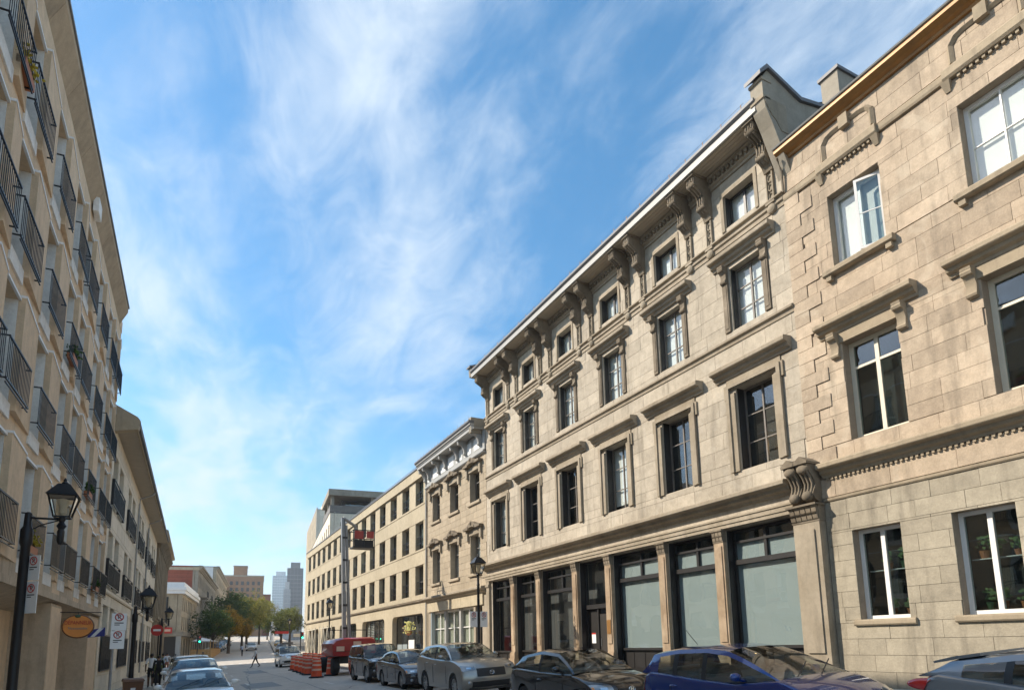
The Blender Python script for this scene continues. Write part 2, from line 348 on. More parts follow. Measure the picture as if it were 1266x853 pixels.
def framemesh(w, h, nx, nz, fw_, mull, mat, zs=None, th=.06):
    k = ('f', round(w,3), round(h,3), nx, nz, fw_, mull, mat, zs)
    if k not in _cache:
        mb = MB(); mb.box(0,fw_,-th,0,0,h).box(w-fw_,w,-th,0,0,h).box(fw_,w-fw_,-th,0,0,fw_).box(fw_,w-fw_,-th,0,h-fw_,h)
        for i in range(1, nx):
            c = w*i/nx; mb.box(c-mull*.8, c+mull*.8, -th+.003, -.003, fw_, h-fw_)
        for zf in (zs or [j/nz for j in range(1, nz)]):
            mb.box(fw_, w-fw_, -th+.01, -.012, h*zf-mull*.5, h*zf+mull*.5)
        _cache[k] = mb.mesh('window', M[mat])
    return _cache[k]
def window(parent, u0, u1, z0, z1, depth, nx=2, nz=3, fmat='darkframe', fw_=.07, mull=.035, back='room', gmat='glass', zs=None, backd=.3, name='window', backs=None, backh=1.0, th=.06, lining=None):
    w, h = u1-u0, z1-z0
    o = put(name, framemesh(w, h, nx, nz, fw_, mull, fmat, zs, th), parent, (u0, -depth, z0))
    zl = [0]+list(zs or [j/nz for j in range(1, nz)])+[1]
    for i in range(nx):
        for j in range(len(zl)-1):
            a, b = w*i/nx, w*(i+1)/nx; c, d = h*zl[j], h*zl[j+1]
            brick('pane', gmat, o, a+.02, b-.02, -.036, -.030, c+.02, d-.02)
    if lining:
        brick('jamb_lining', lining, o, w-.03, w-.002, .001, depth-.06, 0, h-.002); brick('jamb_lining', lining, o, .002, .03, .001, depth-.06, 0, h-.002)
    bm_ = back
    brick('interior', 'room', o, -.3, w+.3, -backd-.06-.05, -backd-.05, -.3, h+.3)
    if back not in ('room', None):
        brick('blind', bm_, o, .01, w-.01, -.13, -.12, h*(1-backh)+.01, h-.01)
    return o
def hoodprof(p, h, wallgap=0.0):
    return [(0,0),(p*.25,0),(p*.3,h*.18),(p*.55,h*.30),(p*.62,h*.52),(p*.95,h*.60),(p,h*.66),(p,h*.9),(p*.93,h),(0,h*1.05)]
def prism_part(name, mat, parent, prof, u0, u1, z, smooth=False):
    k = ('p', name, mat, tuple(prof), round(u1-u0, 3))
    if k not in _cache: _cache[k] = MB().prism_x(prof, 0, u1-u0).mesh(name, M[mat])
    return put(name, _cache[k], parent, (u0, 0, z))
def part(name, mat, parent, *boxes):
    mb = MB()
    for b in boxes: mb.box(*b)
    return mb.build(name, M[mat], parent)
def dentils(parent, mat, u0, u1, v0, v1, z0, z1, w, pitch, name='dentil', stuff=True):
    mb = MB(); u = u0
    while u+w <= u1: mb.box(u, u+w, v0, v1, z0, z1); u += pitch
    return tag(mb.build(name, M[mat], parent), kind='stuff')
RZ = R(90)
LA = R(0.955); DL = 3.5
LZ = -R(90)-LA
LORG = (-DL*math.cos(LA), DL*math.sin(LA), 0)
def lpos(t, v=0.0):   # point on the left street line: t metres along, v metres out into the street
    return (LORG[0]+t*math.sin(LA)+v*math.cos(LA), LORG[1]+t*math.cos(LA)-v*math.sin(LA))

# ------------------------------------------------------------------ ground
FD = R(5.85)
def rise(y): return 0.0 if y < 85 else 0.030*(min(y, 330)-85)
def zroad(x, y):
    x2 = x if y < 80 else x-(y-80)*math.tan(FD)
    k = 1.0 if y < 85 else max(0.15, 1-(y-85)/60)
    return (-0.35+0.0465*(min(max(x2, -.75), 10)+0.75))*k + rise(y)
def zwalk_r(x, y):
    b = zroad(10, y)+0.13
    top = 0.55-0.0095*(min(max(y, 0), 32)-9.5)
    k = min(max((x-10)/4, 0), 1); return b*(1-k)+top*k if y < 84 else b
def zwalk_l(x, y): return zroad(-.75, y)+0.13
def sheet(name, xs, ys, zf, mat, shift=True, dz=0.0):
    mb = MB(); n = len(xs)
    for y in ys:
        for x in xs:
            X = x + ((y-80)*math.tan(FD) if (shift and y > 80) else 0); mb.v.append((X, y, zf(X, y)+dz))
    for j in range(len(ys)-1):
        for i in range(n-1): a = j*n+i; mb.f.append((a, a+1, a+n+1, a+n))
    return mb.build(name, M[mat])
ysn = [-40, -10]+list(range(0, 125, 5))+list(range(130, 460, 20))
gmb = MB(); gx = [-1500, -300, -60, -8, 6, 20, 80, 300, 1500]; gy = [-800, -60, 0, 84, 120, 200, 330, 600, 1500, 3500]
for y in gy:
    for x in gx: gmb.v.append((x, y, -1.0+rise(y)*.9))
for j in range(len(gy)-1):
    for i in range(len(gx)-1): a = j*9+i; gmb.f.append((a, a+1, a+10, a+9))
tag(gmb.build('ground', M['ground']), kind='structure')
tag(sheet('road', [-.75, 1.5, 4, 6.5, 10], ysn, zroad, 'asphalt'), kind='structure')
# cross street
cs = MB()
for x0, x1 in ((-60, -1.0), (13.0, 70)):
    cs.quad((x0, 85, zroad(x0, 86)-.02), (x1, 85, zroad(x1, 86)-.012), (x1, 98, zroad(x1, 98)-.012), (x0, 98, zroad(x0, 98)-.02))
tag(cs.build('side_street', M['asphalt']), kind='structure')
swr = tag(sheet('pavement', [10.13, 11.5, 13, 14.4], [y for y in ysn if y <= 85], zwalk_r, 'walk'), kind='structure')
swl = tag(sheet('pavement', [-5.2, -2.5, -.88], [y for y in ysn if y <= 85], zwalk_l, 'walk'), kind='structure')
tag(sheet('pavement', [-4, -.88], [y for y in ysn if y >= 100], lambda x, y: zroad(x, y)+.12, 'walk'), kind='structure')
tag(sheet('pavement', [10.13, 15], [y for y in ysn if y >= 100], lambda x, y: zroad(x, y)+.12, 'walk'), kind='structure')
# kerbs and paving flags, stone by stone where they show
for sx, zf in ((-1, zwalk_l), (1, zwalk_r)):
    for k in range(46):
        y = -2+k*1.9; x0, x1 = ((-.88, -.75) if sx < 0 else (10, 10.13)); zz = zroad(x0, y+.9)
        brick('kerb_stone', 'kerb', swl if sx < 0 else swr, x0, x1, y, y+1.88, zz-.15, zz+.137)
for k in range(36):
    y = 20+k*1.6
    for a, b in ((-3.4, -2.2), (-2.18, -.9)):
        brick('paving_flag', 'walk', swl, a, b, y, y+1.585, zwalk_l(a, y)-.03, zwalk_l(a, y)+.006)
# painted markings
def marks(name, segs, w):
    mb = MB()
    for (xa, ya, xb, yb) in segs:
        d = Vector((xb-xa, yb-ya)).normalized(); n = Vector((-d.y, d.x))*w/2
        mb.quad(*[(x, y, zroad(x, y)+.005) for x, y in ((xa-n.x, ya-n.y), (xb-n.x, yb-n.y), (xb+n.x, yb+n.y), (xa+n.x, ya+n.y))])
    return mb.build(name, M['line'])
tag(marks('lane_marking', [(3.15, y, 3.15, y+2.2) for y in range(12, 70, 6)], .13), kind='structure')
tag(marks('lane_marking', [(6.35, 31.0, 6.35, 33.4), (6.0, 24.0, 6.0, 26.2)], .13), kind='structure')
tag(marks('crossing_marking', [(x, 80.2, x, 83.4) for x in [-.2+.9*i for i in range(11)]], .42), kind='structure')

def tar(name, pts, w):
    mb = MB()
    for (xa, ya), (xb, yb) in zip(pts, pts[1:]):
        d = Vector((xb-xa, yb-ya)).normalized(); n = Vector((-d.y, d.x))*w/2
        mb.quad(*[(x, y, zroad(x, y)+.004) for x, y in ((xa-n.x, ya-n.y), (xb-n.x, yb-n.y), (xb+n.x, yb+n.y), (xa+n.x, ya+n.y))])
    return tag(mb.build(name, M['tar']), kind='structure')
M['tar'] = simple('tar_seal', (.13,.12,.11), .6, var=.3)
rr_ = random.Random(4)
for (x0, y0, x1, y1) in ((1.9, 20, 6.9, 29), (2.6, 30, 5.2, 62), (5.4, 26, 5.7, 78), (1.6, 40, 6.6, 43), (2.0, 55, 7.2, 58)):
    n = 14; tar('tar_seam', [(x0+(x1-x0)*i/n+rr_.uniform(-.12, .12), y0+(y1-y0)*i/n+rr_.uniform(-.2, .2)) for i in range(n+1)], .06)
for (x, y, w_, l_) in ((3.6, 33, 1.6, 4.5), (5.0, 50, 1.3, 6.0)):
    tar('tar_patch', [(x, y), (x, y+l_)], w_)['kind'] = 'structure'
mh = MB().lathe([(.01,0),(.34,0),(.34,.012),(.01,.012)], (4.4, 24.5, zroad(4.4, 24.5)+.002), 20).build('manhole_cover', M['iron']); tag(mh, 'round dark iron manhole cover set in the road surface', 'manhole')
# ------------------------------------------------------------------ R1: the long limestone warehouse
b1 = root('limestone_warehouse', 'long pale limestone four-storey building with bracketed cornice above seven shopfront bays', 'building', (14, 0, 0), RZ)
U0, U1 = 10.80, 30.42
cen = [12.34+3.29*i for i in range(6)]
ops = []
for c in cen: ops += [(c-.685, c+.685, 6.42, 8.87), (c-.585, c+.585, 10.62, 12.56), (c-.585, c+.585, 13.88, 14.92)]
pil = [13.99, 16.54, 19.60, 21.90, 24.92, 27.42]
edges = [11.20]+pil+[30.10]
bays = [(edges[i]+.2, edges[i+1]-.2) for i in range(7)]
shop = [(a, b, 0.2, 4.82) for a, b in bays]
wall(b1, U0, U1, -.2, 15.95, ops+shop, .42, 'r1')
core(b1, U0+.03, U1-.03, -.2, 16.1)
trimops = [(c-1.0, c+1.0, 6.40, 9.45) for c in cen]+[(c-.86, c+.86, 10.60, 12.95) for c in cen]+[(c-.7, c+.7, 13.7, 15.05) for c in cen]
ashlar(b1, U0, U1, 5.72, 10.18, trimops, .50, 1.05, 'r1', cap=150, seed=3, near=10.8, gap=.009, proud=.022)
ashlar(b1, U0, U1, 10.42, 13.28, trimops, .48, 1.05, 'r1', cap=150, seed=4, near=10.8, gap=.009, proud=.022)
ashlar(b1, U0, U1, 13.66, 15.25, trimops, .53, 1.0, 'r1', cap=0, seed=5, gap=.009, proud=.02)
def leafcap(name, mat, parent, u0, u1, v, z0, z1, n):
    """carved leaf capital: flared block, rows of curled leaves and an abacus"""
    mb = MB(); h = z1-z0
    mb.box(u0, u1, 0, v*.72, z0, z1-.05)
    for r in range(2):
        zc = z0+h*(.05+.38*r)
        for i in range(n):
            a = u0+(u1-u0)*(i+.08)/n; b = u0+(u1-u0)*(i+.92)/n
            mb.prism_x([(v*.7, zc), (v*(.80+.1*r), zc+h*.1), (v*(.86+.1*r), zc+h*.34), (v*(1.0+.1*r), zc+h*.42), (v*(.86+.08*r), zc+h*.46), (v*.7, zc+h*.4)], a, b)
    mb.box(u0-.04, u1+.04, 0, v*1.12, z1-.05, z1)
    return mb.build(name, M[mat], parent)
# shopfront pilasters
for p in pil:
    c = MB(); c.box(p-.19, p+.19, 0, .13, 1.25, 4.46).box(p-.13, p+.13, .13, .16, 1.6, 4.35)
    o = c.build('column', M['shopcol'], b1)
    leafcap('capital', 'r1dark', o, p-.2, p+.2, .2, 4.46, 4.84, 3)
    MB().box(p-.24, p+.24, 0, .2, .98, 1.22).box(p-.28, p+.28, 0, .24, .1, .98).box(p-.21, p+.21, 0, .17, 1.22, 1.28).build('column_base', M['shopcol'], o)
part('corner_pier', 'r1trim', b1, (30.08, 30.42, 0, .12, .1, 4.86), (30.04, 30.45, 0, .16, .1, 1.1), (30.05, 30.44, 0, .17, 4.55, 4.66))
# big corner pilaster at the joint with the tan house
bp = MB().box(10.48, 11.24, 0, .26, .95, 4.50).box(10.62, 11.10, .26, .30, 1.3, 4.3).build('corner_pilaster', M['r1trim'], b1)
leafcap('capital', 'r1dark', bp, 10.46, 11.26, .38, 4.50, 4.94, 5)
MB().box(10.42, 11.30, 0, .34, .1, .95).box(10.45, 11.27, 0, .30, .95, 1.05).build('pilaster_base', M['r1trim'], bp)
bk = MB()
for k, uc in enumerate((10.66, 11.04)):
    bk.prism_x([(0,4.98),(.16,4.98),(.30,5.06),(.36,5.18),(.30,5.30),(.24,5.42),(.30,5.58),(.44,5.74),(.50,5.86),(.50,5.92),(0,5.92)], uc-.16, uc+.16)
    for q in (-.1, 0, .1): bk.tube([(uc+q,.37,5.15),(uc+q,.30,5.32),(uc+q,.28,5.45),(uc+q,.36,5.62),(uc+q,.50,5.80)], .035, 6)
    bk.ball((uc, .36, 5.13), .15, .12, .13); bk.ball((uc, .46, 5.80), .17, .1, .12)
bk.build('scroll_console', M['r1dark'], bp, smooth=True)
pd = MB()
for uc in (10.66, 11.04): pd.prism_y([(uc-.2, 5.92), (uc+.2, 5.92), (uc+.2, 5.98), (uc, 6.12), (uc-.2, 5.98)], 0, .56)
pd.build('console_cap', M['r1dark'], bp)
# entablature above the shops
prism_part('architrave', 'r1trim', b1, [(0,0),(.14,0),(.14,.10),(.17,.11),(.17,.22),(.20,.24),(.20,.29),(0,.30)], 11.28, 30.44, 4.84)
part('frieze', 'r1', b1, (11.28, 30.43, 0, .06, 5.142, 5.36))
prism_part('shop_cornice', 'r1trim', b1, hoodprof(.46, .36), 11.28, 30.60, 5.36)
# shopfront infill
for i, (a, b) in enumerate(bays):
    sh = MB()
    zt = 4.80; fr = .09; y0, y1 = -.34, -.22
    door = (i == 3)
    sh.box(a, a+fr, y0, y1, .5, zt).box(b-fr, b, y0, y1, .5, zt).box(a+fr, b-fr, y0, y1, zt-.08, zt)
    mid = (a+b)/2; zs = 1.50-.03*i
    if not door:
        sh.box(mid-.045, mid+.045, y0, y1, 3.92, zt-.08).box(a+fr, b-fr, y0, y1+.02, 4.40, 4.47).box(a+fr, b-fr, y0, y1+.06, 3.78, 3.92).box(a+fr, b-fr, y0, y1+.05, zs-.08, zs)
    else:
        sh.box(a+fr, b-fr, y0, y1+.05, 2.93, 3.10).box(a+fr, a+.30, y0, y1, .5, 2.93).box(b-.80-fr, b-.80, y0, y1, .5, 2.93)
    fo = sh.build('shopfront_frame', M['blackwood'], b1)
    part('jamb_lining', 'blackwood', fo, (b-.03, b-.002, -.215, -.02, .5, 4.79)); part('jamb_lining', 'blackwood', fo, (a+.002, a+.03, -.215, -.02, .5, 4.79))
    def pane(a, b, c, d, m, y=-.30):
        if m == 'film': brick('film', m, fo, a, b, y-.012, y-.006, c, d); m = 'glass'
        return brick('pane', m, fo, a, b, y, y+.004, c, d)
    frosted = i < 3
    if not door:
        for (p, q) in ((a+fr, mid-.045), (mid+.045, b-fr)):
            pane(p, q, 4.47, zt-.08, 'glassd'); pane(p, q, 3.92, 4.40, 'film' if frosted else 'glass')
        pane(a+fr, b-fr, zs, 3.78, 'film' if frosted else 'glass')
        pb = MB().box(a+fr, b-fr, -.30, -.26, .35, zs-.08)
        n = 4
        for k in range(n):
            p = a+fr+(b-a-2*fr)*k/n; q = a+fr+(b-a-2*fr)*(k+1)/n
            pb.box(p+.05, q-.05, -.26, -.245, .75, zs-.16)
        pb.build('stall_panel', M['blackwood'], fo)
    else:
        pane(a+fr, b-fr, 3.10, zt-.08, 'glass')
        d = MB().box(a+fr+.0, b-.80-fr-.02, -.33, -.29, .52, 2.75)
        d = brick('door', 'darkframe', fo, a+.32, b-.90, -.33, -.27, .52, 2.72)
        brick('door_side_panel', 'blackwood', fo, b-.80, b-fr, -.33, -.30, .52, 2.93)
        part('notice', 'plate', fo, (b-.55, b-.28, -.299, -.295, 1.62, 2.02)); part('notice_band', 'signred', fo, (b-.55, b-.28, -.2945, -.292, 1.96, 2.02))
        MB().tube([(b-.98, -.25, 1.5), (b-.98, -.25, 1.8)], .012).build('door_handle', M['steel'], fo)
    brick('interior', 'room2' if not frosted else 'room', fo, a-.1, b+.1, -2.0, -1.95, .3, 4.9)
part('step', 'walk', b1, (bays[3][0], bays[3][1], -.3, .25, .1, .52))
for i, (a, b) in enumerate(bays):
    if i != 3: part('stone_plinth', 'r1trim', b1, (a-.02, b+.02, -.2, .03, .05, .58-.012*i))
part('brown_plaque', 'copper', b1, (19.49, 19.72, .161, .175, 1.95, 2.45))
gq = MB()
for k in range(6): z_ = 2.72-.15*k; gq.tube([(21.98-.03*(k % 2), .163, z_), (21.92+.05*(k % 2), .164, z_-.05), (21.96-.06*(k % 3), .163, z_-.12), (21.88, .163, z_-.15)], .014, 4)
gq.build('graffiti_scrawl', M['blackwood'], b1)
# upper floors
for i, c in enumerate(cen):
    # second floor: moulded architrave, frieze and hood
    t = MB(); z0, z1 = 6.40, 9.02
    for s in (-1, 1):
        a, b = sorted((c+s*.685, c+s*.97)); t.box(a, b, 0, .07, z0, z1-.28); a, b = sorted((c+s*.86, c+s*.975)); t.box(a, b, .07, .12, z0, z1-.02)
        a, b = sorted((c+s*.97, c+s*1.06)); t.box(a, b, 0, .08, z1-.42, z1)
    t.box(c-.97, c+.97, 0, .07, z1-.28+.127, z1).box(c-.97, c+.97, 0, .07, 8.87, z1-.15).box(c-.86, c+.86, .07, .12, z1-.12, z1-.02)
    t.build('window_surround', M['r1trim'], b1)
    part('hood_frieze', 'r1trim', b1, (c-.97, c+.97, 0, .05, z1+.001, 9.2))
    prism_part('window_hood', 'r1trim', b1, hoodprof(.34, .36), c-1.36, c+1.36, 9.2)
    w = window(b1, c-.685, c+.685, 6.42, 8.87, .30, 2, 3, 'greyframe', .06, .03, back=None if i in (0,1,3,4) else 'blind', backh=.9, gmat='glass', lining='blackwood')
    if i in (2, 5): pass
    # third floor: pilaster strips with consoles carrying the hood
    for s in (-1, 1):
        k = ('strip',)
        if k not in _cache:
            q = MB().box(-.10, .10, 0, .07, 0, 1.55).box(-.06, .06, .07, .085, .1, 1.45)
            q.prism_x([(0,1.5),(.09,1.5),(.13,1.58),(.10,1.70),(.11,1.80),(.20,1.92),(.24,2.02),(.24,2.06),(0,2.06)], -.10, .10)
            q.tube([(-.1,.10,1.57),(.1,.10,1.57)], .055, 8); q.tube([(-.1,.17,1.95),(.1,.17,1.95)], .07, 8)
            _cache[k] = q.mesh('console_strip', M['r1dark'])
        put('console_strip', _cache[k], b1, (c+s*.74, 0, 10.62))
    prism_part('window_hood', 'r1trim', b1, hoodprof(.32, .34), c-1.16, c+1.16, 12.69)
    window(b1, c-.585, c+.585, 10.62, 12.56, .22, 2, 3, 'greyframe', .06, .035, back='blind', backh=1.0 if i % 2 == 0 else .95, lining='blackwood')
    # attic window
    t = MB()
    for s in (-1, 1): a, b = sorted((c+s*.585, c+s*.70)); t.box(a, b, 0, .045, 13.80, 15.04)
    t.box(c-.585, c+.585, 0, .045, 14.92, 15.04).build('window_surround', M['r1trim'], b1)
    window(b1, c-.585, c+.585, 13.88, 14.92, .22, 2, 1, 'darkframe', .06, .05, back='blind', backh=(.75, .8, .7, .85, .8, .7)[i], lining='blackwood')
# string courses
prism_part('string_course', 'r1trim', b1, [(0,0),(.05,0),(.06,.10),(.13,.14),(.13,.20),(.05,.235),(0,.24)], U0, U1, 10.18)
prism_part('sill_course', 'r1trim', b1, [(0,0),(.05,0),(.05,.12),(.10,.15),(.10,.22),(.05,.24),(.05,.30),(.14,.33),(.14,.37),(0,.38)], U0, U1, 13.28)
prism_part('bed_moulding', 'r1trim', b1, [(0,0),(.05,0),(.05,.08),(.12,.12),(.12,.30),(.20,.36),(.20,.42),(0,.43)], U0, U1, 15.42)
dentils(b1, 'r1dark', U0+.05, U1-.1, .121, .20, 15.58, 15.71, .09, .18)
part('cornice_soffit', 'soffit', b1, (U0, U1, 0, .78, 15.855, 15.90))
for k in range(4): part('soffit_board', 'soffit', b1, (U0, U1, .24+.13*k, .24+.13*k+.115, 15.835, 15.854))
part('fascia', 'fascia', b1, (U0+.02, U1, .78, .84, 15.84, 16.06))
prism_part('gutter', 'gutter', b1, [(.70,.0),(.86,.0),(.92,.06),(.92,.15),(.86,.15),(.86,.10),(.70,.10)], U0, U1, 16.06)
# bracket pairs
def bracketmesh():
    mb = MB()
    S = [(0,0),(.74,0),(.74,-.10),(.70,-.14),(.72,-.26),(.66,-.38),(.52,-.46),(.40,-.54),(.34,-.66),(.33,-.80),(.36,-.92),(.32,-1.04),(.22,-1.12),(.14,-1.20),(.10,-1.34),(0,-1.36)]
    mb.prism_x(S, -.15, .15)
    mb.box(-.19, .19, 0, .78, -.09, -.002)
    for q in (-.10, 0, .10):
        mb.tube([(q,.71,-.16),(q,.73,-.27),(q,.66,-.40),(q,.52,-.48),(q,.40,-.56),(q,.345,-.68),(q,.34,-.80),(q,.37,-.93),(q,.31,-1.06),(q,.2,-1.15)], .036, 6)
    mb.tube([(-.16,.62,-.29),(.16,.62,-.29)], .12, 10); mb.tube([(-.16,.29,-.96),(.16,.29,-.96)], .10, 10)
    return mb.mesh('cornice_bracket', M['r1dark'], smooth=True)
def pendantmesh():
    mb = MB(); mb.box(-.12, -.085, 0, .10, -2.25, -1.36).box(.085, .12, 0, .10, -2.25, -1.36)
    for k in range(3):
        z = -1.52-.27*k
        for a in range(8):
            t0, t1 = 2*math.pi*a/8, 2*math.pi*(a+1)/8
            mb.tube([(.075*math.cos(t0), .05, z+.105*math.sin(t0)), (.075*math.cos(t1), .05, z+.105*math.sin(t1))], .02, 5)
    mb.box(-.12, .12, 0, .03, -2.25, -1.36)
    mb.box(-.15, .15, 0, .15, -2.32, -2.25)
    mb.lathe([(.01,0),(.13,0),(.15,.05),(.13,.10),(.07,.13),(.01,.14)], (0, .02, -2.44), 12, 'y')
    return mb.mesh('pendant', M['r1trim'])
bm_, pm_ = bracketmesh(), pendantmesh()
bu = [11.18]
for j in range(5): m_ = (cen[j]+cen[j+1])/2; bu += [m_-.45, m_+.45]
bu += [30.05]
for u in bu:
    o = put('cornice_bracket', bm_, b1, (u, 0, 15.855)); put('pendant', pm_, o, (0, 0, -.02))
# snow guard posts and wire along the gutter
for k in range(26):
    u = U0+.5+k*.755; o = MB().tube([(u,.82,16.15),(u,.82,16.42)], .012, 5).build('guard_post', M['copper'], b1)
MB().tube([(U0+.4,.82,16.40),(U1-.3,.82,16.40)], .006, 4).build('guard_wire', M['gutter'], b1)
# mansard slope behind the gutter
mb = MB(); mb.prism_x([(.70,16.1),(-3.5,18.2),(-6,18.2),(-6,16.1)], U0+.3, U1-.1); mb.build('roof', M['roof'], b1)
# raised party-wall parapet with coping at the near end
pw = MB().prism_x([(.55,15.3),(.78,15.75),(.84,16.02),(.84,16.62),(.62,16.92),(-.6,16.42),(-1.9,16.62),(-8,18.6),(-8,14),(0,14)], 10.52, 10.93)
po = pw.build('party_wall', M['l5'], b1)
MB().prism_x([(.98,16.62),(.98,16.74),(.68,17.04),(-.62,16.54),(-1.9,16.74),(-8,18.72),(-8,18.61),(-1.9,16.63),(-.6,16.43),(.64,16.93)], 10.44, 11.0).build('coping', M['gutter'], po)
part('parapet_band', 'r1trim', po, (10.50, 10.95, .60, .87, 16.0, 16.12), (10.50, 10.95, .50, .88, 16.55, 16.63))
MB().prism_x([(0,15.2),(.25,15.2),(.42,15.45),(.60,15.6),(.80,15.9),(.80,16.05),(0,16.05)], 10.5, 10.79).build('parapet_corbel', M['r1trim'], po)
ch = part('chimney', 'l5', po, (10.3, 10.85, -2.95, -2.1, 15.5, 17.95)); part('chimney_cap', 'gutter', po, (10.24, 10.91, -3.01, -2.04, 17.95, 18.05))
# far-end parapet stub
pe = MB().prism_x([(0,15.9),(.82,15.95),(.86,16.4),(-3,17.6),(-3,15.9)], 30.42, 30.72).build('party_wall', M['l5'], b1)
MB().prism_x([(.95,16.4),(.95,16.5),(-3,17.72),(-3,17.61)], 30.36, 30.80).build('coping', M['gutter'], pe)
# hanging bulbs seen inside the nearest first-floor window
for du, dz in ((-.38, 7.05), (-.22, 7.02)):
    MB().ball((cen[0]+du, -.55, dz), .035, .035, .04, 8, 6).build('bulb', M['warm'], b1)

# ------------------------------------------------------------------ R0: tan ashlar house
b0 = root('tan_stone_house', 'tan ashlar house with white casement windows and copper gutter next to the bracketed warehouse', 'building', (14, 0, 0), RZ)
V0, V1 = -2.4, 10.79
wc0 = [9.225-2.23*i for i in range(5)]         # ground floor window centres
wc1 = [8.89-3.11*i for i in range(4)]
ops = [(c-.575, c+.575, 2.06, 4.15) for c in wc0 if c > -1.5]+[(c-.685, c+.685, 6.30, 8.74) for c in wc1]+[(c-.675, c+.675, 10.68, 12.65) for c in wc1]
ops = [o for o in ops if o[0] > V0+.2]
wall(b0, V0, V1, -.2, 14.55, ops, .32, 'joint')
core(b0, V0+.02, V1-.3, -.2, 14.6)
quo = [(10.35, 10.81, 5.9, 13.3)]
ashlar(b0, V0, 10.46, .15, 4.94, ops, .372, .86, 'r0low', cap=150, seed=11, near=9, proud=.03, gap=.008)
ashlar(b0, V0, V1, 5.05, 5.52, [], .47, 1.3, 'r0', cap=20, seed=12, near=9, proud=.03)
ashlar(b0, V0, 10.35, 5.92, 13.28, ops, .376, .88, 'r0', cap=280, seed=13, near=9, proud=.03, gap=.007)
ashlar(b0, V0, V1, 13.58, 14.48, [], .45, .9, 'r0', cap=30, seed=14, near=9, proud=.03)
z = 5.93; k = 0
while z < 13.2:
    a = 9.99 if k % 2 == 0 else 10.36
    brick('quoin', 'r0', b0, a, 10.79, .002, .058, z+.006, z+.332); 
    z += .338; k += 1
def outline_sill(parent, u0, u1, z0, z1, p, mat, feet=True):
    o = MB().prism_x([(0,z0),(p*.8,z0),(p,z0+.03),(p,z1-.03),(p*.9,z1),(0,z1+.01)], u0, u1)
    if feet:
        for a in (u0+.06, u1-.2): o.box(a, a+.14, 0, p*.75, z0-.12, z0-.001)
    return o.build('window_sill', M[mat], parent)
for i, c in enumerate(wc0):
    if c-.6 < V0+.2: continue
    w = window(b0, c-.575, c+.575, 2.06, 4.15, .20, 2, 1, 'whiteframe', .085, .06, back=None, gmat='glassd', th=.09)
    outline_sill(b0, c-.72, c+.72, 1.92, 2.055, .10, 'r0trim', False)
    # plant shelf and pots inside
    sh = brick('shelf', 'whiteframe', w, .09, 1.06, -.30, -.14, 1.10, 1.12)
    rnd = random.Random(i+2)
    for zz in (1.12, .10):
        for u in (.25, .62, .85)[:2+(i % 2)]:
            s = rnd.uniform(.8, 1.3); p = MB().lathe([(.05*s,0),(.075*s,.12*s),(.08*s,.13*s)], (u, -.21, zz), 10).build('flower_pot', M['terra' if rnd.random() < .7 else 'green'], w)
            lf = MB()
            for q in range(26):
                a = rnd.uniform(0, 6.28); r = rnd.uniform(.02, .13)*s; zq = zz+.14*s+rnd.uniform(0, .2)*s
                x, y = u+r*math.cos(a), -.21+r*math.sin(a)*.5; lf.quad((x-.02,y,zq),(x+.03,y+.01,zq+.02),(x+.02,y,zq+.06),(x-.03,y-.01,zq+.04))
            lf.build('plant', M['leaf'], p)
def open_casement(par, c):
    w, h = 1.35, 1.97; o = put('window', MB().box(0,.085,-.09,0,0,h).box(w-.085,w,-.09,0,0,h).box(.085,w-.085,-.09,0,0,.085).box(.085,w-.085,-.09,0,h-.085,h).box(w/2-.04,w/2+.04,-.085,-.005,.085,h-.085).mesh('window', M['whiteframe']), par, (c-.675, -.20, 10.68))
    brick('interior', 'room', o, -.3, w+.3, -.5, -.45, -.3, h+.3); brick('blind', 'blind', o, .01, w-.01, -.14, -.13, .01, h-.01)
    brick('pane', 'glass', o, w/2+.04, w-.085, -.05, -.045, .085, h-.085)
    q = MB(); sw = w/2-.1; sh_ = h-.17
    q.box(0,.06,-.04,0,0,sh_).box(sw-.06,sw,-.04,0,0,sh_).box(.06,sw-.06,-.04,0,0,.06).box(.06,sw-.06,-.04,0,sh_-.06,sh_).box(.06,sw-.06,-.03,-.01,sh_*.5-.012,sh_*.5+.012)
    sa = put('open_sash', q.mesh('open_sash', M['whiteframe']), o, (.085, .03, .085), R(26)); brick('pane', 'glassd', sa, .06, sw-.06, -.022, -.018, .06, sh_-.06)
